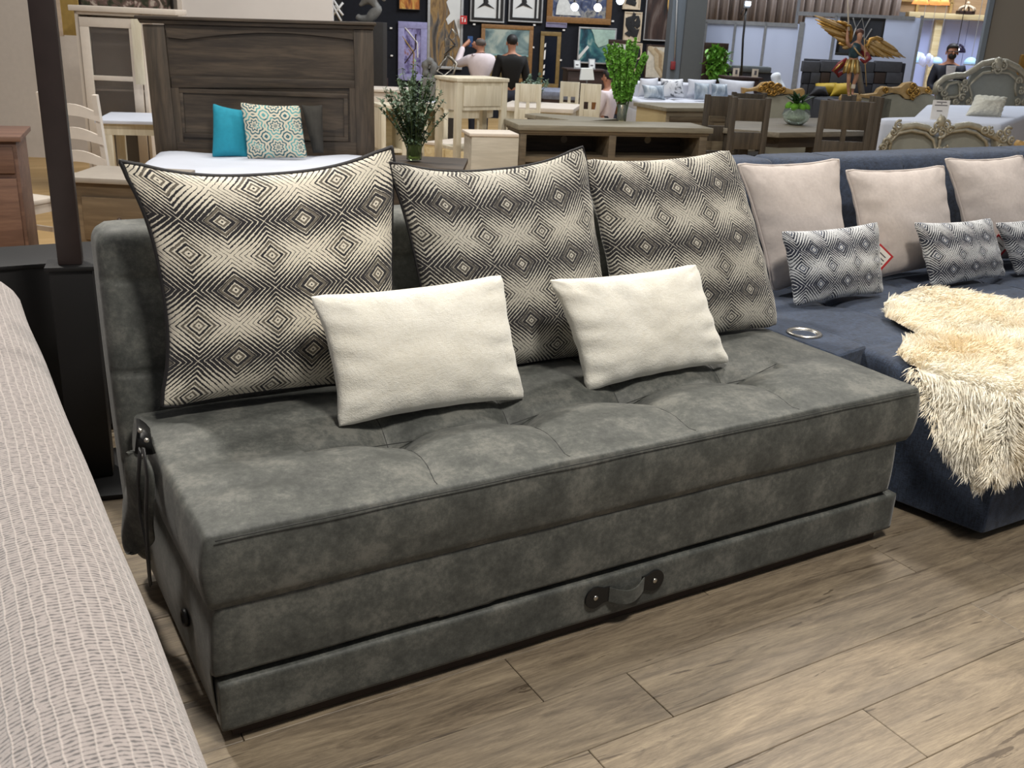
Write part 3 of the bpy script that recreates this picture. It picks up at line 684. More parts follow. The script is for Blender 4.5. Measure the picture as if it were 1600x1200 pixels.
def glass(name, col=(235, 245, 240), rough=.03):
    t = NT(name, rough); t.b.inputs['Transmission Weight'].default_value = .92; t.b.inputs['IOR'].default_value = 1.3; t.base(srgb(*col)); return t.m
GLS = glass('clear_glass'); BROWN = flat('dark_brown_wood', (52, 34, 28), .5, var=.2)
# ================================================================== BED WITH DARK HEADBOARD
f = Fr(400, 240, 8.3, 10); bed = f.thing('double_bed', 'dark weathered wood panelled bed with white mattress behind the left patterned pillow', 'bed')
def hp(x, y, v=0): q = f.p(x, y, v); return q.x, q.z
f.poly('headboard_panel', DKW, [(236, 46), (574, 52), (584, 262), (246, 262)], .03, .07)
for a in ([(222, 38), (256, 39), (280, 262), (246, 262)], [(552, 46), (583, 46), (586, 262), (558, 262)]):
    f.poly('headboard_post', DKWv, a, 0, .10, bevel=.006)
f.poly('crown_rail', DKW, [(209, 24), (588, 35), (588, 40), (209, 29)], -.05, .14, bevel=.006)
f.poly('crown_moulding', DKW, [(214, 29), (585, 40), (584, 46), (218, 36)], -.025, .12, bevel=.006)
pts = [(256, 37)]+[(552, 45)]+[(552, 62)]+[(540-28*k, 62-11*math.sin(math.pi*min(1, (k+.4)/9.6))) for k in range(10)]+[(262, 58)]
f.poly('arched_rail', DKW, pts, .008, .05)
f.poly('middle_rail', DKW, [(268, 118), (556, 126), (556, 138), (268, 137)], .008, .05, bevel=.004)
f.poly('bottom_rail', DKW, [(272, 222), (558, 222), (558, 262), (276, 262)], .008, .05)
for a in ([(266, 137), (279, 137), (287, 224), (272, 224)], [(546, 137), (557, 137), (558, 224), (548, 224)]): f.poly('panel_stile', DKWv, a, .01, .05)
frame_bars(MB(), *[f.rect(281, 142, 544, 218, .02)[i] for i in (0, 1, 2, 3)], .035, .015, .035).build('panel_moulding', DKW, bed, bevel=.005)
xa, xb = f.p(243, 240).x, f.p(600, 240).x; W_ = xb-xa
mt = rbox((W_, 1.72, .30), .09, (30, 34, 8), lambda p, n: p+Vector((0, 0, .02*noise.noise(Vector((p.x*3, p.y*3, 0))) if n.z > .3 else 0))).build('mattress', WSH, bed, smooth=True); mt.location = (xa, -1.75, .43)
MB().box(xa+.02, xb-.02, -1.74, 0, .12, .45).build('bed_frame', DKW, bed)
MB().box(xa-.05, xb+.05, -1.85, -1.78, 0, .76).build('footboard', DKW, bed, bevel=.008)
MB().box(xa-.08, xb+.08, -1.88, -1.75, .76, .795).build('footboard_cap', GRW, bed, bevel=.006)
TUR = flat('turquoise_cotton', (30, 140, 164), .85, var=.06, scale=40); CHA = flat('charcoal_cotton', (56, 54, 50), .9)
def tilemat():
    t = NT('teal_mosaic_print', .85); uv = t.coord('UV')
    s = t.n('SeparateXYZ', {0: uv}); px = .165
    tx = t.m_('SUBTRACT', t.m_('FRACT', t.m_('DIVIDE', s.outputs[0], px)), .5); ty = t.m_('SUBTRACT', t.m_('FRACT', t.m_('DIVIDE', s.outputs[1], px)), .5)
    r = t.m_('SQRT', t.m_('ADD', t.m_('MULTIPLY', tx, tx), t.m_('MULTIPLY', ty, ty))); an = t.m_('ARCTAN2', ty, tx)
    pet = t.m_('MULTIPLY', t.m_('COSINE', t.m_('MULTIPLY', an, 8.0)), .5)
    v = t.m_('SINE', t.m_('ADD', t.m_('MULTIPLY', r, 38.0), t.m_('MULTIPLY', pet, 3.0))); nz = t.noise(uv, 60, 3)
    ink = t.m_('GREATER_THAN', t.m_('ADD', v, t.m_('MULTIPLY', t.m_('SUBTRACT', nz, .5), 1.4)), .25)
    cc = t.mix(t.m_('GREATER_THAN', t.noise(uv, 9, 1), .52), srgb(40, 92, 104), srgb(84, 156, 158))
    t.base(t.mix(ink, srgb(206, 198, 178), cc)); return t.m
def fpil(fr, pts, v, slope, thick, mat, name, label, group, seed=1.0, **k):
    n_ = (fr.V+Vector((0, 0, -slope))).normalized(); p0 = fr.o+fr.V*v+Vector((0, 0, fr_z(fr, pts, v)))
    q = [at_plane(x, y, p0, n_) for x, y in pts]
    kw = dict(n=22, wr=.006, sag=.2); kw.update(k)
    o = pillow(name, q, thick, mat, seed=seed, **kw); return tag(o, label, 'pillow', group)
def fr_z(fr, pts, v): return fr.p(*pts[0], v).z
gb = 'pillows on the dark wooden bed'
fpil(f, [(489, 240), (506, 240), (504, 163), (470, 163)], -.16, .1, .14, CHA, 'throw_pillow', 'charcoal pillow right of the teal patterned pillow on the bed', gb, 2, bow=(.02, .03, .03, .03))
fpil(f, [(331, 246), (388, 246), (384, 172), (332, 161)], -.30, .12, .15, TUR, 'throw_pillow', 'plain turquoise pillow on the dark wooden bed', gb, 5, bow=(.02, .02, .03, .03))
fpil(f, [(386, 249), (481, 247), (469, 164), (374, 159)], -.42, .12, .15, tilemat(), 'throw_pillow', 'pillow with teal tile-pattern print on the dark wooden bed', gb, 7, bow=(.02, .02, .04, .03))
# nightstands
def nightstand(f, x0, x1, ytop, ybot, label, mat, tmat, depth=.42, knob=True, rows=((.06, .36), (.42, .72))):
    r = f.thing('nightstand', label, 'nightstand'); a, b, c, d = f.rect(x0, ytop, x1, ybot)
    MB().box(a, b, 0, depth, .0, d-.03).build('body', mat, r, bevel=.004)
    MB().box(a-.03, b+.03, -.03, depth+.02, d-.03, d).build('top', tmat, r, bevel=.006)
    H = d-.08; x = .05*(b-a)/.5
    for t0, t1 in rows:
        dr_ = MB().box(a+x, b-x, -.012, .004, d-.06-t1*H, d-.06-t0*H).build('drawer', mat, r, bevel=.004)
        if knob:
            k = MB(); k.M = Matrix.Translation(((a+b)/2, -.012, d-.06-(t0+t1)/2*H)) @ Matrix.Rotation(math.radians(90), 4, 'X'); k.lathe([(.006, 0), (.006, .012), (.015, .018), (.013, .026), (.0001, .028)], 12).build('knob', BROWN, dr_, smooth=True)
    return r
f = Fr(170, 272, 5.95, 0); nightstand(f, 117, 262, 279, 400, 'grey-brown two-drawer nightstand left of the dark wooden bed', wood('nightstand_wood', (104, 88, 68), (128, 110, 86), 1.2), flat('pale_stone_top', (156, 148, 138), .4, var=.05))
f = Fr(655, 262, 5.75, 0); nightstand(f, 585, 714, 260, 420, 'dark wood nightstand holding the eucalyptus vase', DKW, DKW, depth=.44)
# eucalyptus vase
def stems_plant(f, x, y, v, H, spread, nst, leaf, lm, label, name, vase_r, vase_h, seed, vmat=GLS, tight=.35, water=None, leafn=34, cat='plant'):
    q = f.onz(x, y, DT[1]) if v == 'T' else f.p(x, y, v); o = f.o+f.U*q.x+f.V*q.y+Vector((0, 0, q.z)); r = empty(name, o, 0, label, cat); rd = random.Random(seed)
    MB().lathe([(.0001, .0), (vase_r, 0), (vase_r*1.02, vase_h), (vase_r*.93, vase_h), (vase_r*.9, .012), (.0001, .012)], 24).build('vase', vmat, r, smooth=True)
    sm = MB(); lf = MB()
    for k in range(nst):
        a = rd.uniform(0, 6.283); rr = spread*math.sqrt(rd.random()); e = Vector((rr*math.cos(a), rr*math.sin(a), H*(rd.uniform(.72, 1)-.30*(rr/spread)**2)))
        b0 = Vector((rd.uniform(-1, 1)*vase_r*.6, rd.uniform(-1, 1)*vase_r*.6, .02)); mid = Vector((e.x*tight, e.y*tight, e.z*.55))
        pts = [b0*(1-t)**2+mid*2*t*(1-t)+e*t*t for t in [i/7 for i in range(8)]]; sm.tube(pts, [.0035]*5+[.0025, .002, .0012], 4)
        for j in range(leafn):
            t = rd.uniform(.22, 1); p = b0*(1-t)**2+mid*2*t*(1-t)+e*t*t; d = Vector((rd.gauss(0, 1), rd.gauss(0, 1), rd.gauss(.6, .7)))
            leafy(lf, p, d, leaf*rd.uniform(.7, 1.2), leaf*rd.uniform(.5, .8))
    sm.build('stems', STEM, r, smooth=True); o = lf.build('foliage', lm, r); o['kind'] = 'stuff'; return r
stems_plant(f, 647, 249, .2, .56, .22, 62, .026, GRNL, 'tall eucalyptus bunch in a clear glass vase on the dark nightstand', 'eucalyptus_vase', .045, .17, 3, vmat=glass('green_tint_glass', (190, 214, 150)))
# ================================================================== FAR LEFT
f = Fr(20, 300, 6.4, 20); r = f.thing('wooden_cabinet', 'brown wooden cabinet cut off by the left photo edge', 'cabinet'); a, b, c, d = f.rect(-120, 212, 34, 380)
CABW = wood('warm_brown_wood', (98, 72, 60), (124, 94, 78), 1.1, 0)
MB().box(a, b, 0, .5, .10, d-.03).build('body', CABW, r, bevel=.005); MB().box(a-.03, b+.03, -.03, .53, d-.03, d).build('top', CABW, r, bevel=.006)
for i in range(2):
    w_ = (b-a)/2; MB().box(a+.04+i*w_, a+w_-.02+i*w_, -.015, .005, .16, d-.24).build('door', CABW, r, bevel=.005); MB().box(a+.04+i*w_, a+w_-.02+i*w_, -.015, .005, d-.21, d-.06).build('drawer', CABW, r, bevel=.005)
for x in (a+.02, b-.08):
    for y in (.02, .42): MB().box(x, x+.06, y, y+.06, 0, .10).build('leg', CABW, r, bevel=.004)
def ladder_chair(f, x, y, width, label, rz, group, H=1.08, name='ladder_back_chair', mat=None, arched=True, rows=4, cat='chair', seat_h=.46):
    """chair whose seat front faces local -y; back at +y"""
    mat = mat or WHP; q = f.onz(x, y, 0) if f else None
    r = empty(name, (0, 0, FZ), rz, label, cat, group); w_ = width/2; D = .42
    MB().slab([(-w_, 0), (w_, 0), (w_*.92, D), (-w_*.92, D)], seat_h-.035, seat_h).build('seat', mat, r, bevel=.008)
    for sx in (-1, 1):
        MB().box(sx*w_-.02*(1+sx), sx*w_+.02*(1-sx), .0, .04, 0, seat_h-.035).build('leg', mat, r, bevel=.004)
        m_ = MB(); m_.tube([(sx*(w_*.92-.02), D+.05, 0), (sx*(w_*.92-.02), D-.01, seat_h), (sx*(w_*.92-.02), D+.09, H)], .024, 4, upv=(1, 1, 0)); m_.build('back_post', mat, r)
    for k in range(rows):
        z0 = seat_h+.12+k*(H-seat_h-.14)/rows; hgt = (H-seat_h)/rows*.5; yy = D+.0+.09*(z0-seat_h)/(H-seat_h); n_ = 10; pts = []
        for i in range(n_+1): t = i/n_; pts.append((-w_*.88+2*w_*.88*t, z0+hgt*(.55 if arched else .0)+(hgt*.6*math.sin(math.pi*t) if arched else hgt)))
        for i in range(n_, -1, -1): t = i/n_; pts.append((-w_*.88+2*w_*.88*t, z0+(hgt*.35*math.sin(math.pi*t) if arched else 0)))
        MB().prism(pts, yy, yy+.02).build('back_slat', mat, r)
    for sx in (-1, 1): MB().box(sx*(w_-.03)-.01, sx*(w_-.03)+.01, .03, D, .2, .235).build('stretcher', mat, r)
    MB().box(-w_+.03, w_-.03, .01, .03, seat_h-.10, seat_h-.036).build('apron', mat, r)
    return r
def put(r, f, x, y, v=0, rz=None):
    q = f.p(x, y, v); r.location = f.o+f.U*q.x+f.V*v; r.location.z = FZ
    if rz is not None: r.rotation_euler.z = f.th+math.radians(rz)
    return r
gch = 'white ladder-back chairs behind the screen stand'
f = Fr(165, 250, 7.9, 0)
c1 = ladder_chair(None, 0, 0, .46, 'white ladder-back chair between screen stand and dark bed', 0, gch, H=1.22); put(c1, f, 172, 250, 0, 176)
c2 = ladder_chair(None, 0, 0, .44, 'white ladder-back chair seen from the side left of the screen stand', 0, gch, H=1.12); put(c2, f, 52, 300, -.35, 70)
f = Fr(200, 190, 9.6, 12); r = f.thing('dining_table', 'white-topped pale dining table behind the left white chair', 'table'); a, b, c, d = f.rect(150, 190, 330, 240)
MB().box(a, b, 0, .78, d-.03, d).build('tabletop', WSH, r, bevel=.006); MB().box(a+.05, b-.05, .05, .72, d-.13, d-.03).build('apron', WHW, r)
for x in (a+.05, b-.13):
    for y in (.05, .64): MB().box(x, x+.08, y, y+.08, 0, d-.13).build('leg', WHW, r, bevel=.005)
DKC = flat('dark_brown_cushion', (58, 44, 42), .9)
f = Fr(150, 150, 10.6, 6); r = f.thing('display_cabinet', 'white painted display cabinet with glass door left of the dark headboard', 'cabinet')
a, b, c, d = f.rect(122, 14, 226, 150)
MB().box(a, b, .38, .40, 0, d-.03).box(a, a+.03, 0, .38, 0, d-.03).box(b-.03, b, 0, .38, 0, d-.03).box(a, b, 0, .38, 0, .08).box(a, b, 0, .4, d-.06, d-.03).build('body', WHP, r, bevel=.004)
MB().box(a-.04, b+.32, -.04, .44, d-.03, d+.02).build('cornice', WHP, r, bevel=.008)
for zz in (.6, 1.0): MB().box(a+.03, b-.03, .02, .37, zz, zz+.02).build('shelf', WHP, r)
dr_ = empty('door'); dr_.parent = r
frame_bars(MB(), a+.04, b-.04, .10, d-.08, .085, -.02, .012).box(a+.1, b-.1, -.018, .01, d*.63, d*.63+.045).build('door_frame', WHP, dr_, bevel=.004)
MB().box(a+.11, b-.11, -.006, -.002, .16, d-.15).build('pane', glass('smoky_pane', (205, 200, 196), .15), dr_)
f.box('folded_shutter', WHW, 208, 30, 222, 132, -.15, -.11, bevel=.004)
f = Fr(90, 30, 11.5, 0); r = f.thing('hanging_banner', 'olive banner with pale vertical strip of lettering at top left', 'sign')
f.box('banner_cloth', flat('olive_cloth', (158, 132, 72), .8), 92, -70, 120, 55, 0, .02); f.box('letter_strip', flat('cream_strip', (196, 178, 160), .7), 78, -70, 92.2, 56, -.005, .018)
tc = bpy.data.curves.new('lettering', 'FONT'); tc.body = 'ENNO'; tc.size = .13; tc.extrude = .003; to = bpy.data.objects.new('lettering', tc); COL.objects.link(to); to.parent = r
q = f.p(91.0, 55, -.012); to.location = (q.x, -.012, q.z); to.rotation_euler = (math.radians(90), math.radians(-90), 0); tc.materials.append(flat('white_lettering', (240, 232, 220), .6)); bpy.context.view_layer.update()
me_ = bpy.data.meshes.new_from_object(to.evaluated_get(bpy.context.evaluated_depsgraph_get())); o2 = bpy.data.objects.new('letters', me_); COL.objects.link(o2); o2.parent = r; o2.location = to.location; o2.rotation_euler = to.rotation_euler; bpy.data.objects.remove(to)
f = Fr(300, 20, 12.5, 4); wl = f.box('wall_left', CRM, -40, -160, 284, 330, .3, .4, floor=True); wl.location = f.o; wl.rotation_euler.z = f.th; tag(wl, kind='structure')
wl2 = MB().box(*[f.rect(283, -160, 521, 330, 0)[i] for i in (0, 1)], .0, .10, 0, 3.4).build('wall_partition', flat('white_partition', (214, 210, 208), .6, var=.03, scale=3)); wl2.name = 'wall_center'; wl2.location = f.o; wl2.rotation_euler.z = f.th; tag(wl2, kind='structure')
tr = MB().box(f.p(279, 20).x, f.p(285, 20).x, -.03, .12, 0, 3.4).build('trim_1', CRM); tr.location = f.o; tr.rotation_euler.z = f.th; tag(tr, kind='structure')
picture(f, 118, -90, 267, 18, BLKF, .03, art('dark_garden_print', [(.3, (26, 26, 24)), (.45, (60, 66, 50)), (.55, (120, 96, 92)), (.62, (190, 180, 170))], 7, detail=8), 'dark garden photograph print above the white display cabinet', group=None, v=.22)
# ================================================================== WHITE FURNITURE LEFT OF THE CONSOLE
f = Fr(700, 222, 9.0, 38); r = f.thing('chest_of_drawers', 'pale pine chest of drawers with the white side table on top', 'drawers')
top = [f.onz(x, y, .56) for x, y in ((660, 219), (741, 222), (800, 210), (712, 206))]
f2 = Fr(703, 235, 9.2, 38); 
zt_ = .56
q0, q1 = f.onz(732, 229, zt_), f.onz(662, 221, zt_); q2 = f.onz(792, 222, zt_)
MB().slab([(q1.x, q1.y), (q0.x, q0.y), (q2.x, q2.y), (q1.x+q2.x-q0.x, q1.y+q2.y-q0.y)], zt_-.03, zt_).build('top', WHP, r, bevel=.005)
def shr(p, k=.985):
    cx = (q1.x+q2.x)/2; cy = (q1.y+q2.y)/2; return (cx+(p[0]-cx)*k, cy+(p[1]-cy)*k)
MB().slab([shr(p) for p in [(q1.x, q1.y), (q0.x, q0.y), (q2.x, q2.y), (q1.x+q2.x-q0.x, q1.y+q2.y-q0.y)]], 0, zt_-.03).build('body', PIN, r)
dv = Vector((q0.x-q1.x, q0.y-q1.y, 0)); dn_ = Vector((dv.y, -dv.x, 0)).normalized()
for i in range(2):
    for z0 in (.06, .30):
        a_ = Vector((q1.x, q1.y, 0))+dv*(.05+.47*i); b_ = a_+dv*.42
        MB().slab([(p.x+dn_.x*o_, p.y+dn_.y*o_) for p, o_ in ((a_, 0), (b_, 0), (b_, .012), (a_, .012))][::1], z0, z0+.20).build('drawer_front', PIN, r, bevel=.003)
# white side table standing on it
fs_ = Fr(716, 222, 9.2, 36, base=FZ+.56); r = fs_.thing('side_table', 'whitewashed side table with drawer stacked on the pale chest', 'table')
a, b, c, d = fs_.rect(714, 121.5, 792, 222); H = fs_.p(716, 124).z; D = .38
MB().box(a-.01, b+.01, -.01, D+.01, H-.02, H+.01).build('tabletop', WHW, r, bevel=.004)
MB().box(a+.01, b-.01, .012, D-.01, H-.27, H-.02).build('apron', WHW, r)
MB().box(a+.07, b-.07, .0, .02, H-.235, H-.055).build('drawer', WHW, r, bevel=.004)
for x in (a, b-.055):
    for y in (0, D-.055): MB().box(x, x+.055, y, y+.055, 0, H-.02).build('leg', WHW, r, bevel=.003)
MB().box(a+.05, b-.05, .02, D-.02, .10, .125).build('lower_shelf', WHW, r)
f = Fr(770, 215, 8.6, 16); r = f.thing('low_cabinet', 'light grey cabinet end with white top left of the media console', 'cabinet')
f.box('side_panel', wood('limed_panel', (178, 172, 158), (198, 192, 178), 1, 0), 736, 213, 809, 300, 0, .3, floor=True, bevel=.004); f.box('top', WHP, 734, 209, 811, 213.5, -.01, .31, bevel=.004)
f = Fr(640, 160, 11.0, 24); r = f.thing('shelf_unit', 'open whitewashed pine shelf unit behind the eucalyptus', 'shelf')
a, b, c, d = f.rect(596, 165, 700, 235)
MB().box(a, b, 0, .4, d-.04, d).build('top', WHW, r, bevel=.004)
for i in range(4): x = a+(b-a-.05)*i/3; MB().box(x, x+.05, 0, .4, 0, d-.04).build('upright', WHW, r, bevel=.003)
for zz in (d*.12, d*.45): MB().box(a, b, .01, .39, zz, zz+.03).build('shelf_board', WHW, r)
MB().box(a, b, .39, .41, 0, d).build('back_panel', PIN, r)
f = Fr(590, 145, 12.0, 10); r = f.thing('white_cabinet', 'tall plain white cabinet right of the dark headboard', 'cabinet')
f.box('body', WHP, 560, 144, 640, 250, 0, .5, floor=True, bevel=.006); f.box('top', WHP, 556, 140, 644, 144, -.03, .53, bevel=.004); 
a, b, c, d = f.rect(560, 144, 640, 250)
for i in range(2): MB().box(a+.03+i*(b-a)/2, a-.02+(i+1)*(b-a)/2, -.012, .004, .1, d-.06).build('door', WHP, r, bevel=.004)
f = Fr(715, 160, 12.0, 20); r = f.thing('round_table', 'round white-topped table seen between the side table legs', 'table')
q = f.onz(712, 163, f.p(712, 162).z); zt_ = f.p(715, 163).z
MB().lathe([(.0001, zt_-.03), (.46, zt_-.03), (.48, zt_-.015), (.48, zt_), (.0001, zt_)], 32).build('tabletop', WSH, r, smooth=False); MB().lathe([(.0001, zt_-.12), (.42, zt_-.12), (.42, zt_-.03), (.0001, zt_-.03)], 32).build('apron', WHW, r)
for k in range(4): an = k*1.571+.5; MB().box(.36*math.cos(an)-.035, .36*math.cos(an)+.035, .36*math.sin(an)-.035, .36*math.sin(an)+.035, 0, zt_-.1).build('leg', WHW, r)
# ================================================================== MEDIA CONSOLE, LOW TABLE, SIDEBOARD
f = Fr(960, 203, 9.3, 16); r = f.thing('media_console', 'grey oak media console with two open bays behind the middle pillows', 'console'); MCF = f
a, b, c, d = f.rect(812, 197, 1104, 260); ztop = f.p(960, 197).z
MB().box(a-.03, b+.04, -.03, .48, ztop-.05, ztop).build('top', GRT, r, bevel=.008)
MB().box(a-.01, b+.01, -.01, .46, ztop-.075, ztop-.05).build('moulding', GRW, r, bevel=.004)
x1a, x1b = f.p(822, 230).x, f.p(951, 230).x; x2a, x2b = f.p(962, 230).x, f.p(1092, 230).x; zo = f.p(960, 213).z
MB().box(a, x1a, 0, .44, 0, ztop-.075).build('side_panel', GRW, r, bevel=.003); MB().box(x2b, b, 0, .44, 0, ztop-.075).build('side_panel', GRW, r, bevel=.003)
MB().box(x1b, x2a, 0, .44, 0, ztop-.075).build('divider', GRW, r, bevel=.003); MB().box(a, b, .004, .44, zo, ztop-.075).build('top_rail', GRW, r)
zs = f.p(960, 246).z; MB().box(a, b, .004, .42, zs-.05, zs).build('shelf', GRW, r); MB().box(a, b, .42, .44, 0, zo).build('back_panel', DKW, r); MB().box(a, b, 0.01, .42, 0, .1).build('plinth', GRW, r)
for x, y in ((882, 218), (1013, 219)):
    q = f.p(x, y, .40); g_ = MB(); g_.M = Matrix.Translation((q.x, .418, q.z)) @ Matrix.Rotation(math.radians(90), 4, 'X'); g_.lathe([(.033, 0), (.033, .004), (.0001, .005)], 20).build('cable_grommet', flat('beige_plastic', (176, 164, 138) if x > 900 else (140, 130, 112), .5) if x > 900 else flat('grey_plastic', (120, 112, 100), .5), r)
f = Fr(880, 184, 10.6, 16); r = f.thing('coffee_table', 'grey-topped low table just behind the media console', 'table')
zt_ = f.p(880, 184).z; P4 = [f.onz(x, y, zt_) for x, y in ((820, 178), (836, 176.5), (964, 185.5), (905, 189.5))]
MB().slab([(p.x, p.y) for p in (P4[0], P4[3], P4[2], P4[1])], zt_-.04, zt_).build('tabletop', GRT, r, bevel=.004)
c_ = sum(P4, Vector())/4
MB().slab([(c_.x+(p.x-c_.x)*.93, c_.y+(p.y-c_.y)*.93) for p in (P4[0], P4[3], P4[2], P4[1])], zt_-.14, zt_-.04).build('apron', GRW, r)
for p in P4: x, y = c_.x+(p.x-c_.x)*.85, c_.y+(p.y-c_.y)*.85; MB().box(x-.03, x+.03, y-.03, y+.03, 0, zt_-.1).build('leg', GRW, r)
f = Fr(1041, 175, 11.2, 26); r = f.thing('sideboard', 'pale-sided oak sideboard behind the right half of the media console', 'cabinet')
a, b, c, d = f.rect(1041, 168, 1112, 205); b = a+1.1; zt_ = f.p(1041, 168).z; D = .62
MB().box(a, b, 0, D, 0, zt_-.04).build('body', wood('sideboard_oak', (126, 114, 94), (150, 138, 116), 1.2), r, bevel=.004)
MB().box(a-.004, a, .01, D-.01, 0, zt_-.04).build('side_panel', wood('pale_birch', (176, 160, 122), (192, 176, 138), 1, 1), r)
MB().box(a-.03, b+.03, -.03, D+.03, zt_-.04, zt_).build('top', GRT, r, bevel=.005)
for i in range(2): frame_bars(MB(), a+.04+i*.53, a+.53+i*.53, .1, zt_-.09, .06, -.015, .005).build('door', GRW, r, bevel=.003)
# bells of Ireland in glass
f = Fr(971, 188, 10.2, 0); q = f.p(971, 189); r = f.thing('bell_flower_vase', 'tall bright green bell-flower bunch in clear glass vase behind media console', 'plant')
bz = q.z; rd = random.Random(5); sm, lf = MB(), MB(); px = 10.2/FPX/.95
MB().lathe([(.0001, bz-.06), (.045, bz-.06), (.05, bz+.16), (.045, bz+.16), (.042, bz-.05), (.0001, bz-.05)], 20).build('vase', GLS, r, smooth=True)
for k in range(30):
    a = rd.uniform(0, 6.283); rr = .235*math.sqrt(rd.uniform(.02, 1)); top = Vector((rr*math.cos(a), rr*math.sin(a)*.7, bz+rd.uniform(.6, .78)-.06*(rr/.23)**2)); b0 = Vector((rd.uniform(-.03, .03), rd.uniform(-.03, .03), bz)); mid = Vector((top.x*.55, top.y*.5, bz+.42))
    B = lambda t: b0*(1-t)**2+mid*2*t*(1-t)+top*t*t
    sm.tube([B(i/7) for i in range(8)], .005, 5)
    for j in range(20):
        t = .26+.74*j/19; p = B(t)
        for _ in range(3):
            d_ = Vector((rd.gauss(0, 1), rd.gauss(0, 1), rd.gauss(.3, .5))).normalized(); s = .021*(1.1-.3*t); c_ = p+d_*s*.9; e1 = d_.orthogonal().normalized(); e2 = d_.cross(e1); n_ = 6
            lf.add([p+d_*.003]+[c_+(e1*math.cos(i*6.283/n_)+e2*math.sin(i*6.283/n_))*s for i in range(n_)], [(0, 1+i, 1+(i+1) % n_) for i in range(n_)])
sm.build('stems', STEM, r, smooth=True); o = lf.build('bells', GRNB, r); o['kind'] = 'stuff'
# ================================================================== WHITE DINING SET
f = Fr(850, 170, 12.6, 14); r = f.thing('dining_table', 'whitewashed dining table with three matching chairs in the centre background', 'table'); zt_ = f.p(850, 168).z
P4 = [f.onz(x, y, zt_) for x, y in ((778, 166), (896, 171), (908, 163), (800, 157))]
MB().slab([(p.x, p.y) for p in P4], zt_-.05, zt_).build('tabletop', WHP, r, bevel=.006); c_ = sum(P4, Vector())/4
MB().slab([(c_.x+(p.x-c_.x)*.9, c_.y+(p.y-c_.y)*.88) for p in P4], zt_-.15, zt_-.05).build('apron', WHW, r)
for p in P4: x, y = c_.x+(p.x-c_.x)*.84, c_.y+(p.y-c_.y)*.8; MB().box(x-.045, x+.045, y-.045, y+.045, 0, zt_-.05).build('leg', WHW, r, bevel=.004)
DT = (f, zt_)
def panel_chair(px, ytop, ybot, h, rz, label, group, wpx, mat=WHW, win=True, name='dining_chair'):
    """chair seen by its backrest: broad panels with an open window"""
    f = Fr(px, ytop, h, 0); H = f.p(px, ytop).z; w_ = wpx*h/FPX/2*1.03; r = empty(name, f.o, f.th+math.radians(rz), label, 'chair', group); sh = H*.47
    MB().box(-w_, w_, 0, .42, sh-.04, sh).build('seat', mat, r, bevel=.006)
    t = .02
    for sx in (-1, 1):
        MB().box(sx*w_-(.05 if sx > 0 else 0), sx*w_+(0 if sx > 0 else .05), -.03, .01, 0, H).build('back_post', mat, r, bevel=.003)
        MB().box(sx*w_-(.05 if sx > 0 else 0), sx*w_+(0 if sx > 0 else .05), .37, .42, 0, sh-.04).build('leg', mat, r, bevel=.003)
    hb = H-sh
    for z0, z1 in ((.66, 1.0), (.26, .52)) if win else ((.70, .98), (.34, .56), (.06, .2)): MB().box(-w_+.045, w_-.045, -.02, .005, sh+hb*z0, sh+hb*z1).build('back_panel', mat, r, bevel=.003)
    if win:
        MB().box(-.02, .02, -.018, .003, sh+hb*.52, sh+hb*.66).build('back_strut', mat, r)
    for z in (.12, .3): MB().box(-w_+.05, w_-.05, -.015, .003, H*z, H*z+.03).build('stretcher', mat, r)
    return r
gd = 'whitewashed chairs at the white dining table'
panel_chair(826, 131, 190, 12.0, 4, 'whitewashed chair in front of the eucalyptus pot at the white table', gd, 38)
panel_chair(924, 131, 190, 12.2, -6, 'whitewashed chair in front of the small white table lamp', gd, 30)
panel_chair(891, 128, 160, 14.0, 176, 'whitewashed chair on the far side of the white table', gd, 28)
stems_plant(DT[0], 834, 160, 'T', .36, .20, 12, .06, flat('silver_dollar_leaf', (112, 134, 116), .6, var=.25), 'small silver-green eucalyptus in white pot on the white dining table', 'potted_eucalyptus', .06, .14, 9, vmat=WHT, leafn=22)
# ================================================================== BLACK DISPLAY WALL
f = Fr(800, 100, 20, 6); W = f; a, b = f.p(505, 60).x, f.p(1112, 60).x
o = MB().box(a, b, 0, .15, 0, 5.0).build('wall_back', BLW); o.location = f.o; o.rotation_euler.z = f.th; tag(o, kind='structure')
ink = flat('black_ink', (22, 22, 24), .7); PAPW = flat('ink_paper', (214, 216, 214), .8, var=.05, scale=4)
o = MB().box(f.p(520, 60).x, f.p(536, 60).x, -.05, -.01, f.p(527, 40).z, f.p(527, -40).z).build('geometric_panel', ink); o.location = f.o; o.rotation_euler.z = f.th; tag(o, 'black panel with white crossing lines right of the headboard top', 'picture')
for p0, p1 in (((520, 8), (533, 33)), ((520, 24), (536, 4)), ((524, 8), (536, 24)), ((521, 0), (530, 14))): q = f.tube('white_line', WHT, [(p0[0], p0[1], -.055), (p1[0], p1[1], -.055)], .022, 4, parent=o)
def wpic(x0, y0, x1, y1, fm, fw, cm, label, **k): return picture(W, x0, y0, x1, y1, fm, fw, cm, label, **k)
wpic(623, -30, 657, 15.5, BLKF, .015, art('amber_abstract', [(.35, (70, 40, 26)), (.5, (176, 104, 40)), (.62, (214, 178, 90))], 1.6, (3, 1, 1)), 'small amber abstract painting above the lavender one')
r, hw, H = wpic(622, 34, 667, 126, flat('lavender_board', (150, 148, 190), .6), .12, art('violet_abstract', [(.3, (24, 18, 40)), (.42, (84, 74, 122)), (.55, (160, 156, 206)), (.64, (140, 96, 90))], 2, (1, 1, .6), 2.5), 'violet abstract painting in a pale lavender surround')
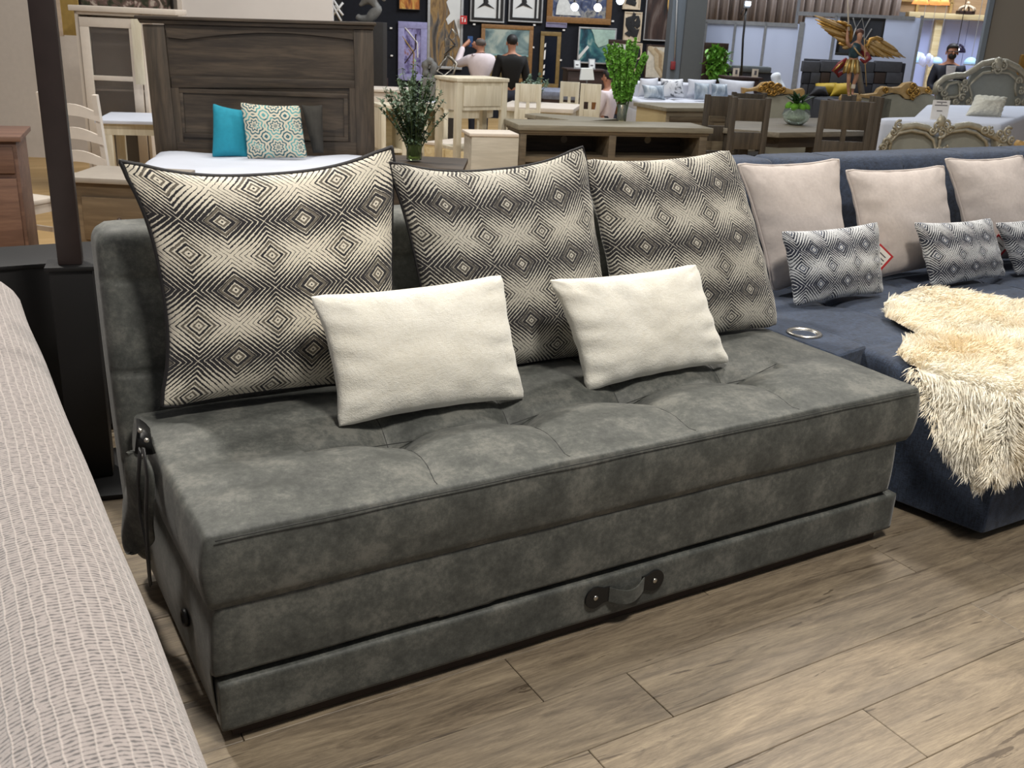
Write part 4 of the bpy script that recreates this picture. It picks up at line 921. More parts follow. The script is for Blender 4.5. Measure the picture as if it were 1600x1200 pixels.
for i, (m_, c_) in enumerate([((-.12, .9, .1, .4), WHT), ((.05, .8, -.14, .3), BROWN), ((-.16, .75, .02, .2), GOLDW)]): MB().tube([(m_[0]*1.2, .008, m_[1]*H), ((m_[0]+m_[2])/2+.1, .008, H*(m_[1]+m_[3])/2), (m_[2], .008, m_[3]*H)], .012, 5).build('brush_stroke', c_, r)
r, hw, H = wpic(668, -60, 724, 108, SILF, .05, art('ochre_grey_abstract', [(.34, (44, 42, 42)), (.45, (98, 92, 86)), (.54, (150, 120, 74)), (.62, (92, 70, 48)), (.7, (176, 172, 164))], 1.4, (3.4, 1, .7), 1.8), 'very tall ochre and grey abstract painting with white right edge')
pts = [(hw-.06, .55)]+[(hw-.06, H-.1)]+[(hw*.12, H-.1)]+[(hw*(.15+.13*math.sin(k*2.1)), H-.2-(H-1.0)*k/9) for k in range(10)]+[(hw*.5, .9), (hw*.7, .7)]
MB().prism(pts, .002, .011).build('pale_field', PAPW, r)
for x0, x1, lab in ((735.5, 790, 'ink painting of a single trunk, left of the framed pair'), (796, 850, 'ink painting of a single trunk, right of the framed pair')):
    r, hw, H = wpic(x0, -70, x1, 35, SILF, .03, PAPW, lab); frame_bars(MB(), -hw+.03, hw-.03, .03, H-.03, .05, -.004, .012).build('inner_frame', BLKF, r)
    MB().box(hw*.52, hw*.64, -.002, .012, .08, H-.08).build('ink_bar', ink, r)
    MB().tube([(-.03, .006, .34), (-.05, .006, .5), (-.0, .006, .8), (-.05, .006, 1.1), (0, .006, H-.1)], [.05, .035, .045, .03, .04], 6, flat=.2, upv=(1, 0, 0)).build('ink_trunk', ink, r)
    MB().prism([(-hw*.6, .24), (-.05, .3), (hw*.4, .25), (-.05, .37)], .0, .012).build('ink_ground', ink, r)
r, hw, H = wpic(751, 39, 832, 128, GLDF, .075, art('sea_storm', [(.36, (70, 92, 98)), (.48, (116, 138, 138)), (.6, (168, 178, 168))], 1.1, (1, 1, 1.4), 2), 'teal stormy sea painting in bronze frame between the two men')
MB().box(-hw+.08, hw-.08, .002, .011, .08, H*.46).build('ground_band', art('ochre_ground', [(.4, (60, 50, 34)), (.6, (122, 104, 58))], 2.4), r); MB().box(-hw+.08, hw-.08, .001, .0105, H*.46, H*.49).build('horizon_line', flat('pale_teal', (126, 160, 160), .6), r)
r, hw, H = wpic(856, -60, 958, 37, GLDF, .11, art('starry_blue', [(.35, (34, 42, 70)), (.5, (72, 84, 116)), (.6, (150, 148, 140)), (.7, (40, 46, 72))], 6, dist=.8, detail=8), 'large speckled blue painting in bronze frame, two added reflection lights in front')
MB().prism([(-hw*.72, .14), (hw*.05, .14), (-hw*.12, .3), (-hw*.3, .34), (-hw*.42, .44), (-hw*.62, .46), (-hw*.7, .3)], .0, .011).build('pale_cloud', flat('cloud_white', (206, 208, 206), .6), r)
wpic(853, 35, 886, 43, flat('violet_board', (118, 114, 140), .6), .02, flat('violet_board', (118, 114, 140), .6), 'thin violet plaque under the speckled blue painting', name='wall_plaque', cat='plaque')
r, hw, H = wpic(843, 49.5, 875, 137, flat('olive_gold_frame', (124, 102, 60), .45, var=.2), .075, flat('dark_blue_mirror', (16, 22, 34), .2), 'narrow dark mirror in olive gold frame on the black wall', name='wall_mirror', cat='mirror')
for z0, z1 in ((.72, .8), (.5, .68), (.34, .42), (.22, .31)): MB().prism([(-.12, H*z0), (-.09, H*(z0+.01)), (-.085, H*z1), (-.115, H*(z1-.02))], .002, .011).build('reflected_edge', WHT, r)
r, hw, H = wpic(903, 43, 962, 100, SILF, .03, art('teal_wave', [(.34, (16, 30, 40)), (.46, (26, 74, 90)), (.56, (60, 116, 120)), (.66, (150, 172, 164))], 1.2, (1, 1, 1.2), 3), 'teal and black wave abstract in thin silver frame')
MB().prism([(-hw*.35, H*.95), (hw*.92, H*.95), (hw*.92, H*.62), (hw*.4, H*.52), (hw*.1, H*.46), (-hw*.1, H*.6), (-hw*.2, H*.8)], .0, .011).build('pale_field', flat('seafoam', (164, 190, 178), .6), r)
MB().prism([(-hw*.9, H*.1), (-hw*.4, H*.45), (-hw*.5, H*.5), (-hw*.95, H*.2)], .0, .011).build('wave_crest', PAPW, r)
for k, (y0, y1) in enumerate(((-40, 15), (18.5, 65), (67, 112))):
    lab = ['ink calligraphy panel at the top edge beside the grey column', 'ink calligraphy panel in the middle of the vertical row', 'lowest ink calligraphy panel, partly behind the green flowers'][k]
    r, hw, H = wpic(974.5, y0, 1002.5, y1, flat('linen_mount', (188, 172, 148), .8), .03, flat('linen_mount2', (196, 180, 156), .8), lab, group='ink calligraphy panels'); rd = random.Random(k+4)
    if k == 0: S_ = [[(-.5, .3), (.4, .35)], [(-.4, .5), (0, .2), (.5, .15)], [(-.2, .4), (-.3, .15)]]
    else: S_ = [[(-.1, .92), (.25, .9)], [(-.65, .8), (-.5, .55), (-.3, .35), (-.55, .2)], [(-.5, .7), (0, .78), (.5, .84), (.6, .6), (.3, .5)], [(.2, .7), (-.1, .5), (.1, .35), (.45, .4), (.3, .15), (-.05, .2), (.1, .3)], [(-.2, .62), (.2, .58)], [(-.2, .45), (.4, .3)]]
    for s_ in S_: MB().tube([(x*hw, .006, z*H) for x, z in s_], [.05*(1+.4*math.sin(i*2+k)) for i in range(len(s_))], 6, flat=.12, upv=(1, 0, 0)).build('ink_stroke', ink, r)
r, hw, H = wpic(1010, -60, 1047, 64, SILF, .02, art('dark_umber', [(.4, (24, 18, 18)), (.55, (58, 40, 34)), (.66, (96, 84, 78))], 1.2, (3, 1, .6)), 'tall dark painting with gold drips left of the grey column')
for x, z0, z1, w_ in ((-.1, .72, 1.0, .09), (.02, .6, 1, .06), (.12, .66, 1, .08), (.22, .35, 1, .05)): MB().prism([(x-w_, H*z1-.03), (x+w_, H*z1-.03), (x+w_*.5, H*(z0+.06)), (x, H*z0), (x-w_*.6, H*(z0+.1))], .0, .011).build('gold_drip', flat('gold_paint', (196, 156, 88), .5), r)
r, hw, H = wpic(1008, 70, 1047, 124, BROWN, .03, flat('bone_canvas', (196, 190, 176), .7), 'beige swirl painting in dark frame left of the grey column')
for k in range(4): MB().tube([(-hw*.8+k*.1, .006, H*.95-k*.05), (-hw*.1+k*.07, .006, H*.7), (hw*.0+k*.06, .006, H*.35), (hw*.4, .006, H*.12+k*.06), (hw*.85, .006, H*.35+k*.05)], [.05, .06, .05, .05, .03], 6, flat=.1, upv=(1, 0, 0)).build('swirl', flat('tan_paint', (158, 136, 104), .7) if k % 2 else flat('pale_tan_paint', (182, 166, 138), .7), r)
r, hw, H = wpic(950, 62, 983, 100, BROWN, .07, PAPW, 'dark-framed white card poking up behind the green flowers', v=-.4, group=None)
fp = W.p(724, 31, -.06)
r = empty('fire_alarm_sign', W.o+W.U*fp.x-W.V*.06, W.th, 'small red square fire equipment sign on the tall painting edge', 'sign'); z_ = fp.z
MB().box(-.065, .065, -.09, -.07, z_-.075, z_+.075).build('plate', flat('sign_red', (186, 44, 44), .5, var=.04), r)
MB().box(-.03, -.015, -.094, -.09, z_-.04, z_+.03).box(-.045, .0, -.094, -.09, z_+.03, z_+.045).build('extinguisher_mark', WHT, r); MB().prism([(.01, z_-.04), (.045, z_-.03), (.03, z_+.04), (.02, z_+.0)], -.094, -.09).build('flame_mark', WHT, r)
LBL = ['highest and leftmost, right of the headboard top', 'between the headboard and the violet painting, upper middle one', 'close left of the violet painting, upper one', 'close left of the violet painting, lower one', 'beside the dark horse sculpture', 'at the lower right of the tall ochre painting', 'under the left ink trunk painting', 'under the right ink trunk painting', 'right of the stormy sea painting', 'above the narrow gold-framed mirror', 'right of the narrow gold-framed mirror', 'at the lower right corner of the speckled blue painting']
for i, (x, y) in enumerate(((574, 47), (594, 49.5), (611, 44), (612, 87), (586, 104), (726, 101), (741, 38), (835, 39), (833, 74), (881, 47), (876, 94), (957.5, 33), (836, 39.5), (583, 47))[:12]):
    q = W.p(x, y, -.03); o = MB().box(-.022, .022, -.004, .03, -.014, .014).build('price_label', WHT); o.location = W.o+W.U*q.x-W.V*.03+Vector((0, 0, q.z)); o.rotation_euler.z = W.th
    tag(o, 'tiny white label '+LBL[i], 'label', 'tiny white labels on the black wall')
# added glowing fixtures imitating lamp reflections on the blue painting
LGT = emit('lamp_glow', (215, 235, 255), 9); LGW = emit('warm_reflection_glow', (255, 236, 214), 9)
for x, y, m_, lab in ((898, 11, LGT, 'added cool white light for a lamp reflection, left one before the blue painting'), (934, 12, LGW, 'added warm white light for a lamp reflection, right one before the blue painting'), (969, 1, LGT, 'added cool light for a lamp reflection, top edge by the calligraphy panels')):
    q = W.p(x, y, -1.2); r = empty('reflection_spot', W.o+W.U*q.x-W.V*1.2+Vector((0, 0, q.z)), W.th, lab, 'lamp', 'added lights for reflections on the display wall')
    t = MB(); t.M = Matrix.Rotation(math.radians(80), 4, 'X'); t.lathe([(.0001, -.16), (.04, -.15), (.06, -.05), (.075, .0), (.07, .0)], 16).build('housing', flat('grey_metal', (90, 92, 96), .4), r, smooth=True)
    t = MB(); t.M = Matrix.Rotation(math.radians(80), 4, 'X'); t.lathe([(.0001, .004), (.068, .004), (.068, 0), (.0001, 0)], 16).build('lens', m_, r); MB().tube([(0, .1, 0), (0, .12, 2.2)], .012, 6).build('stem', BLKF, r)
# sculptures
SCG = flat('grey_cast_stone', (122, 122, 120), .7, var=.2, scale=12, bump=.3); PED = flat('dark_pedestal', (44, 42, 42), .7)
def pedestal(f, r, x0, x1, ytop, D=.4, mat=None):
    a, b = f.p(x0, ytop).x, f.p(x1, ytop).x; z = f.p((x0+x1)/2, ytop).z; MB().box(a, b, -D/2, D/2, 0, z).build('pedestal', mat or PED, r, bevel=.01); return (a+b)/2, z
f = Fr(576, 30, 15.5, 0); r = f.thing('figure_sculpture', 'grey reclining figure sculpture seen above the right end of the headboard', 'sculpture'); cx, z = pedestal(f, r, 552, 602, 34)
v_, e_, r_ = [], [], []
P_ = lambda x, y: (f.p(x, y).x, 0, f.p(x, y).z)
def sk(pts, start=None): return chain(v_, e_, r_, [(*P_(x, y), q) for x, y, q in pts], start)
h0 = sk([(585, 24, .09)]); k1 = sk([(591, 12, .07), (582, 2, .06), (574, -8, .07)], h0); sk([(574, -16, .075)], k1); sk([(566, 6, .035), (561, 9, .03)], k1); sk([(596, -6, .035), (602, 2, .03)], k1); sk([(576, 30, .07), (562, 29, .05), (556, 24, .055)], h0)
skin('body', v_, e_, r_, SCG, r, 1)
f = Fr(588, 100, 18, 0); r = f.thing('horse_sculpture', 'dark horse-head sculpture with curled mane beside the headboard', 'sculpture'); cx, z = pedestal(f, r, 580, 604, 122, mat=BROWN)
v_, e_, r_ = [], [], []; h0 = sk([(590, 118, .13), (592, 104, .12), (588, 90, .1), (584, 80, .09), (592, 77, .06), (597, 76, .04)]); skin('body', v_, e_, r_, flat('dark_bronze', (54, 54, 56), .4, bump=.3), r, 1)
m_ = MB(); scroll(m_, *P_(590, 106)[::2], .12, 1.3, 1, 0, -.13, .02); scroll(m_, *P_(586, 92)[::2], .08, 1.2, -1, 1, -.1, .016); m_.build('mane', flat('dark_bronze', (54, 54, 56), .4), r, smooth=True)
f = Fr(671, 120, 15, 0); r = f.thing('ring_sculpture', 'rough grey stone ring sculpture on a low plinth', 'sculpture'); cx, z = pedestal(f, r, 662, 682, 121, mat=SCG)
cxp, czp = P_(671, 108)[::2]; MB().tube([(cxp+.062*math.cos(k*6.283/20)*(1+.1*math.sin(k)), 0, czp+.105*math.sin(k*6.283/20)) for k in range(20)], [.052+.012*math.sin(k*1.7) for k in range(20)], 8, closed=True).build('ring', SCG, r, smooth=True)
f = Fr(697, 118, 15, 0); r = f.thing('ribbon_sculpture', 'twisted metal ribbon sculpture behind the white side table', 'sculpture'); cx, z = pedestal(f, r, 688, 712, 120, mat=PED)
RIB = flat('brushed_pewter', (156, 150, 138), .35, metal=.6)
for k, pts in enumerate(([(706, 45), (714, 55), (708, 62), (696, 60), (695, 72), (712, 71), (703, 78), (695, 86)], [(694, 84), (706, 92), (713, 100), (708, 116), (700, 118)], [(700, 86), (690, 100), (683, 111), (694, 118), (704, 110), (712, 96)], [(706, 45), (701, 58), (711, 70), (696, 84), (692, 100)])):
    f.tube('ribbon', RIB if k != 3 else PED, [(x, y, .06*math.sin(i*1.3+k)) for i, (x, y) in enumerate(pts)], [.012]+[.022]*(len(pts)-2)+[.012], 4, flat=.35)
# cabinet with lamp and cards
f = Fr(915, 110, 17, 8); r = f.thing('chest_of_drawers', 'dark brown chest carrying two cards behind the green flowers', 'drawers'); a, b, c, d = f.rect(887, 108.5, 946, 150)
MB().box(a, b, 0, .5, 0, d-.03).build('body', BROWN, r, bevel=.004); MB().box(a-.03, b+.03, -.03, .52, d-.03, d).build('top', BROWN, r, bevel=.004)
for i in range(3): MB().box(a+.04, b-.04, -.012, .003, .12+i*(d-.2)/3, .06+(i+1)*(d-.2)/3).build('drawer', BROWN, r, bevel=.003)
for k, (x, y0, y1, lab) in enumerate(((902, 95, 108.5, 'small framed card, left one on the dark brown chest'), (925, 92, 108.5, 'larger framed card, right one on the dark brown chest'))):
    a2, b2, c2, d2 = f.rect(x-5, y0, x+6, y1, .15); rr = empty('framed_card', f.o+f.U*((a2+b2)/2)+f.V*.15+Vector((0, 0, d)), f.th+.2, lab, 'card', 'cards on the dark brown chest'); rr.rotation_euler.x = -.2; H = d2-c2; hw = (b2-a2)/2
    MB().box(-hw, hw, 0, .012, .0, H).build('frame', SILF, rr); MB().box(-hw+.015, hw-.015, -.004, 0, .02, H-.015).build('card', PAPW, rr); MB().box(-hw+.03, hw-.04, -.006, -.004, .05, .07).build('print', INK, rr)
f = Fr(917, 118, 15.9, 0); r = f.thing('table_lamp', 'table lamp with square white shade before the dark brown chest', 'lamp')
f.poly('lamp_shade', emit('shade_white', (226, 230, 226), .12), [(908.5, 107), (926.5, 107), (928.5, 125), (906, 125)], -.1, .1); f.tube('pole', SILF, [(917, 125), (917, 150)], .012); zb = f.p(917, 150).z
MB().box(-.3, .3, -.2, .2, 0, zb).build('base', BROWN, r)
# ================================================================== GREY COLUMN AND SOFAS BEHIND
f = Fr(1062, 60, 16.5, 0); r = None; a, b = f.p(1046.5, 60).x, f.p(1072, 60).x
CLM = flat('column_grey_paint', (104, 114, 124), .6, var=.03); o = MB().box(a, b, 0, .5, 0, 5.2).build('column', CLM); o.location = f.o; o.rotation_euler.z = f.th-.0; tag(o, kind='structure'); o.name = 'wall_column'
f2 = Fr(1086, 60, 16.3, -4); o = MB().box(f2.p(1068.5, 60).x, f2.p(1100, 60).x, .02, .5, 0, 5.2).build('wall_column', flat('column_dark_face', (84, 88, 90), .6, var=.03)); o.location = f2.o; o.rotation_euler.z = f2.th; tag(o, kind='structure')  # right face of the column in a darker grey
fr_ = empty('fire_call_point', f.o, f.th, 'red fire call point with conduit on the grey column', 'alarm'); f.root = fr_
f.tube('conduit', SILF, [(1060, -60, -.03), (1056.5, 40, -.03), (1054, 98, -.03)], .012); f.box('call_box', flat('alarm_red', (132, 44, 48), .5), 1048, 96, 1055.5, 109, -.07, -.004, bevel=.01)
WF = flat('white_sofa_fabric', (196, 199, 208), .9, var=.05, scale=8, bump=.15)
f = Fr(1085, 150, 14, 8); sf = f.thing('white_sofa', 'white sofa with plaid and branch-print pillows right of the green flowers', 'sofa'); a, b, c, d = f.rect(985, 135, 1185, 165); SEAT = f.p(1085, 157).z; TOP = f.p(1085, 128).z
MB().box(a, b, .35, .6, 0, TOP-.04).build('backrest', WF, sf, bevel=.05, seg=3); MB().box(a, b, -.5, .4, 0, SEAT-.12).build('base', WF, sf, bevel=.03); 
for i in range(3): w_ = (b-a)/3; MB().box(a+i*w_+.01, a+(i+1)*w_-.01, -.52, .36, SEAT-.14, SEAT).build('seat_cushion', WF, sf, bevel=.04, seg=3)
PLD = art('blue_plaid', [(.4, (118, 132, 148)), (.55, (166, 178, 190)), (.66, (206, 212, 216))], 5, (2, 1, .5)); BRP = art('branch_print', [(.42, (96, 100, 108)), (.47, (206, 208, 214)), (.7, (222, 224, 228))], 4, (1, 1, 1), 3)
gw = 'pillows on the white sofa'
for pts, m_, v, lab in (([(994, 152), (1030, 152), (1029, 121), (1000, 122)], WF, .1, 'large plain white pillow right beside the green flowers'), ([(1032, 153), (1070, 153), (1068, 123), (1031, 122)], BRP, .1, 'white pillow with dark branch print on the white sofa'),
    ([(1072, 150), (1118, 150), (1120, 124), (1074, 123)], WF, .2, 'wide plain white pillow right of the branch-print pillow'), ([(1124, 152), (1180, 152), (1180, 127), (1121, 122)], WF, .1, 'wide white pillow at the right end of the white sofa'),
    ([(1006, 154), (1040, 157), (1038, 133), (1002, 132)], PLD, -.15, 'blue plaid pillow nearest the green flowers on the white sofa'), ([(1084, 156), (1109, 157), (1109, 130), (1085, 128)], PLD, -.15, 'square blue plaid pillow in the middle of the white sofa'), ([(1111, 152), (1138, 153), (1137, 131), (1111, 130)], PLD, -.1, 'blue plaid pillow furthest right on the white sofa')):
    fpil(f, pts, v, .15, .16, m_, 'throw_pillow', lab, gw, seed=len(lab), n=14)
f = Fr(1000, 155, 13.3, 8); 
f = Fr(876, 150, 15.5, 4); sf = f.thing('low_bench', 'low bed with grey-blue cover behind the white chairs', 'bed'); f.box('mattress', flat('blue_grey_cover', (120, 126, 142), .9, var=.2), 846, 143, 905, 157, -.2, .7, bevel=.05); a, b, c, d = f.rect(846, 143, 905, 157); MB().box(a+.02, b-.02, -.18, .68, 0, c+.02).build('base', BROWN, sf)
# ================================================================== PEOPLE
SK = flat('skin_tone', (176, 124, 98), .55, var=.05); HR = flat('dark_hair', (26, 22, 22), .6); HRG = flat('grey_hair', (92, 84, 80), .7)
def person(fr, x, y, H, rz, label, pose, top, bottom, hair, glasses=False, sit=0, mask=None, bald=False, jacket=None, v=0):
    """local +y is the way the person faces; units: H = standing height"""
    q = fr.p(x, y, v); r = empty('person', fr.o+fr.U*q.x+fr.V*v, fr.th+math.radians(rz), label, 'person'); r.location.z = FZ; s = H/1.75
    hz_ = .93-sit; V, E, R = [], [], []; N = lambda pts, st=None: chain(V, E, R, [(a*s, b*s, c*s, q*s) for a, b, c, q in pts], st)
    pel = N([(0, 0, hz_, .12)]); ch = N([(0, .01, hz_+.16, .115), (0, .0, hz_+.36, .135), (0, -.01, hz_+.47, .10)], pel)
    hd = N([(0, .0, hz_+.55, .05), (0, .02, hz_+.62, .066), (0, .03, hz_+.70, .084), (0, .015, hz_+.77, .07)], ch)
    arms = pose; aidx = []
    for sx, (el, wr, hn) in zip((-1, 1), arms):
        sh = N([(sx*.18, -.01, hz_+.44, .062)], ch); aidx.append(sh); e2 = N([(el[0], el[1], el[2]+hz_, .043), (wr[0], wr[1], wr[2]+hz_, .028)], sh)
        N([(hn[0], hn[1], hn[2]+hz_, .036)], e2); pv = len(V)-1
        d = Vector(hn)-Vector(wr); d.normalize(); sd = d.cross(Vector((0, 1, .2))).normalized()
        for k in range(4): o_ = sd*(k-1.5)*.02; N([(hn[0]+o_.x+d.x*.07, hn[1]+o_.y+d.y*.07+.012*sit*0, hn[2]+hz_+o_.z+d.z*.07, .009)], pv)
        o_ = sd*.05*sx; N([(hn[0]+o_.x+d.x*.02, hn[1]+o_.y+d.y*.02+.02, hn[2]+hz_+o_.z+d.z*.02, .010)], pv)
    legs = []
    for sx in (-1, 1):
        if sit: l_ = [(sx*.09, .02, hz_-.02, .095), (sx*.11, .42, hz_-.0, .07), (sx*.11, .42, .28, .05), (sx*.11, .42, .07, .04), (sx*.12, .56, .04, .04)]
        else: l_ = [(sx*.09, 0, hz_-.08, .095), (sx*.10, .01, .50, .065), (sx*.10, -.01, .25, .055), (sx*.10, -.02, .08, .042), (sx*.11, .13, .04, .04)]
        N(l_, pel); legs.append(l_)
    skin('body', V, E, R, SK, r, 1)
    def cloth(name, parts, mat, g=.014):
        V2, E2, R2 = [], [], []
        root = chain(V2, E2, R2, [tuple(c*s for c in p[:3])+((p[3]+g)*s,) for p in parts[0]])
        for st, pts in parts[1:]: chain(V2, E2, R2, [tuple(c*s for c in p[:3])+((p[3]+g)*s,) for p in pts], st)
        return skin(name, V2, E2, R2, mat, r, 1)
    tor = [(0, 0, hz_-.06, .135), (0, .01, hz_+.16, .125), (0, 0, hz_+.36, .145), (0, -.01, hz_+.48, .125), (0, 0, hz_+.545, .062)]
    ap = []
    for sx, (el, wr, hn) in zip((-1, 1), arms): ap.append((2, [(sx*.19, -.01, hz_+.44, .082), (el[0], el[1], el[2]+hz_, .052), (wr[0], wr[1], wr[2]+hz_, .036)]))
    cloth('shirt' if not jacket else 'jacket', [tor]+ap, jacket or top)
    if jacket: MB().prism([(-.03*s, (hz_+.05)*s), (.03*s, (hz_+.05)*s), (.07*s, (hz_+.5)*s), (-.07*s, (hz_+.5)*s)], .10*s, .148*s).build('shirt_front', top, r, bevel=.01)
    cloth('trousers', [[(0, 0, hz_-.03, .125)]]+[(0, l_[:4]) for l_ in legs], bottom, .012)
    for l_ in legs: p4 = l_[-1]; m_ = MB(); m_.ball((p4[0]*s, (p4[1]-.03)*s, .045*s), (.05*s, .14*s, .05*s), 12, 8); m_.build('shoe', HR, r, smooth=True)
    hm = MB(); hm.ball((0, .012*s, (hz_+(.735 if not bald else .70))*s), (.088*s, (.098 if not bald else .095)*s, (.085 if not bald else .06)*s), 14, 10)
    for i, p in enumerate(hm.v):
        if p.y > .03*s and p.z < (hz_+.745)*s: p.y = .03*s
    hm.build('hair', hair, r, smooth=True)
    fc = MB(); fc.ball((0, .105*s, (hz_+.675)*s), (.014*s, .022*s, .024*s), 8, 6)
    for sx in (-1, 1): fc.ball((sx*.083*s, .015*s, (hz_+.68)*s), (.012*s, .022*s, .032*s), 8, 6)
    fc.build('nose_and_ears', SK, r, smooth=True)
    ey = MB()
    for sx in (-1, 1): ey.ball((sx*.032*s, .098*s, (hz_+.70)*s), (.012*s, .01*s, .007*s), 8, 6)
    ey.ball((0, .093*s, (hz_+.625)*s), (.026*s, .012*s, .006*s), 8, 6).build('eyes_and_mouth', HR, r, smooth=True)
    if mask: MB().ball((0, .06*s, (hz_+.635)*s), (.062*s, .056*s, .05*s), 12, 8).build('face_mask', mask, r, smooth=True)
    if glasses: MB().tube([(-.085*s, .03*s, (hz_+.70)*s), (-.07*s, .105*s, (hz_+.70)*s), (.07*s, .105*s, (hz_+.70)*s), (.085*s, .03*s, (hz_+.70)*s)], .006*s, 5).build('glasses', HR, r)
    return r
WSHIRT = flat('white_shirt', (222, 210, 214), .8, var=.04); BSH = flat('black_shirt', (10, 10, 12), .8); TRS = flat('navy_trousers', (26, 30, 46), .8); JKT = flat('dark_navy_jacket', (22, 26, 42), .7)
up = (((-.34, .18, .34), (-.20, .34, .62), (-.12, .38, .68)), ((.26, .20, .30), (.10, .36, .56), (.02, .38, .64)))
dn = (((-.25, .0, .16), (-.28, .05, -.10), (-.28, .07, -.20)), ((.25, .0, .16), (.28, .05, -.10), (.28, .07, -.20)))
hold = (((-.24, .02, .18), (-.06, .24, .12), (-.0, .27, .14)), ((.24, .02, .18), (.10, .24, .12), (.04, .28, .14)))
f = Fr(748, 100, 15.2, 0)
p1 = person(f, 750, 100, 1.60, 18, 'person in white shirt seen from behind, raising a phone to take a picture', up, WSHIRT, TRS, HRG, bald=True)
ph = MB().box(-.04, .04, -.006, .006, -.075, .075).build('smartphone', flat('blue_phone', (52, 84, 132), .4), p1, bevel=.004); s_ = 1.6/1.75; ph.location = (-.10*s_, .42*s_, (.93+.75)*s_); ph.parent = None; ph.matrix_world = Matrix.LocRotScale(p1.location, p1.rotation_euler, None) @ Matrix.Translation((-.06*s_, .43*s_, (.93+.70)*s_)); tag(ph, 'blue smartphone held up by the person in the white shirt', 'phone')
person(f, 799, 100, 1.63, 12, 'person in black shirt seen from behind, arms hanging down', dn, BSH, TRS, HR, v=-.2)
f = Fr(950, 140, 14.5, 0)
person(f, 949, 150, 1.55, 60, 'seated person in white shirt half hidden behind the green flowers', hold, WSHIRT, TRS, HR, sit=.36)
r = f.thing('wooden_chair', 'orange-brown wooden chair under the seated person', 'chair'); r.location = f.o+f.V*.0; OR = wood('honey_wood', (120, 78, 36), (152, 104, 52), 1.2, 2)
MB().box(-.22, .22, -.2, .2, .42, .46).build('seat', OR, r, bevel=.005); MB().box(-.24, -.20, .18, .22, 0, .95).box(.20, .24, .18, .22, 0, .95).build('back_post', OR, r); MB().box(-.2, .2, .19, .21, .62, .92).build('backrest', OR, r)
for x in (-.2, .18): MB().box(x, x+.04, -.2, -.16, 0, .42).build('leg', OR, r)
f = Fr(1480, 120, 17.5, 0)
p3 = person(f, 1482, 110, 1.79, 172, 'person in dark jacket and grey shirt looking down at a phone, at right', hold, flat('pale_grey_shirt', (190, 188, 192), .8), TRS, HR, mask=HR, jacket=JKT, glasses=True)
ph = MB().box(-.035, .035, -.005, .005, -.06, .06).build('smartphone', flat('black_phone', (20, 20, 24), .3), None, bevel=.004); ph.matrix_world = Matrix.LocRotScale(p3.location, p3.rotation_euler, None) @ Matrix.Translation((.02, .37, 1.13)) @ Matrix.Rotation(-.9, 4, 'X'); tag(ph, 'black smartphone in the hands of the person in the dark jacket', 'phone')
# ================================================================== DARK DINING SET
f = Fr(1250, 205, 10.2, 24); r = f.thing('dining_table', 'smoked oak dining table with clipped corners holding the moss bowl', 'table'); zt_ = f.p(1250, 205).z
P6 = [f.onz(x, y, zt_) for x, y in ((1130, 200), (1218, 207), (1285, 206), (1392, 204), (1400, 190), (1290, 184), (1140, 185))]
MB().slab([(p.x, p.y) for p in P6], zt_-.05, zt_).build('tabletop', wood('smoked_tabletop', (102, 95, 82), (124, 116, 101), 1.2), r, bevel=.006); c_ = sum(P6, Vector())/7
MB().slab([(c_.x+(p.x-c_.x)*.88, c_.y+(p.y-c_.y)*.8) for p in P6], zt_-.16, zt_-.05).build('apron', CHX, r)
for i in (0, 2, 3, 5): p = P6[i]; x, y = c_.x+(p.x-c_.x)*.76, c_.y+(p.y-c_.y)*.65; MB().box(x-.05, x+.05, y-.05, y+.05, 0, zt_-.05).build('leg', CHR, r, bevel=.005)
TBL = f
gk = 'smoked oak chairs around the dark dining table'
panel_chair(1174, 152, 240, 9.2, 8, 'smoked oak chair with broad back slats, second from left', gk, 58, CHR, win=False)
panel_chair(1124, 148, 240, 10.0, 10, 'leftmost smoked oak chair, partly behind the second one', gk, 42, CHR, win=False)
panel_chair(1325, 158, 240, 9.1, 2, 'smoked oak chair below the winged statue', gk, 76, CHR)
panel_chair(1172, 144.5, 190, 11.6, 190, 'smoked oak chair on the far side, top rail showing above the second', gk, 52, CHR, win=False)
panel_chair(1328, 148, 190, 11.4, 186, 'smoked oak chair directly under the statue feet, far side of the table', gk, 20, CHR, win=False)
panel_chair(1372, 151, 215, 10.2, -62, 'smoked oak chair turned sideways at the right end of the dark table', gk, 22, CHR, win=True)
q = f.onz(1242, 195, zt_); r = empty('moss_bowl', f.o+f.U*q.x+f.V*q.y+Vector((0, 0, zt_)), 0, 'round glass bowl with green moss and leaves on the dark dining table', 'bowl')
MB().lathe([(.0001, 0), (.07, 0), (.12, .04), (.145, .10), (.12, .165), (.112, .165), (.136, .10), (.113, .045), (.06, .008), (.0001, .008)], 28).build('glass_bowl', GLS, r, smooth=True)
m_ = MB(); rd = random.Random(2)
for k in range(14): an = k*.9; rr = .09 if k < 9 else .03; m_.ball((rr*math.cos(an), rr*math.sin(an), .17+.01*rd.random()), rd.uniform(.035, .05), 8, 6)
o = m_.build('moss', flat('bright_moss', (84, 134, 30), .9, var=.3, scale=60, bump=.6), r, smooth=True); o['kind'] = 'stuff'
m_ = MB()
for k in range(18): leafy(m_, Vector((rd.uniform(-.04, .04), rd.uniform(-.04, .04), .21)), Vector((rd.gauss(0, 1), rd.gauss(0, 1), rd.uniform(.5, 1.6))), rd.uniform(.12, .16), .07)
m_.build('leaves', flat('dark_leaf', (34, 62, 30), .5), r)
MB().ball((0, 0, .075), (.10, .10, .05), 12, 8).build('pebbles', flat('pale_pebbles', (160, 168, 150), .6, var=.4, scale=60), r, smooth=True)
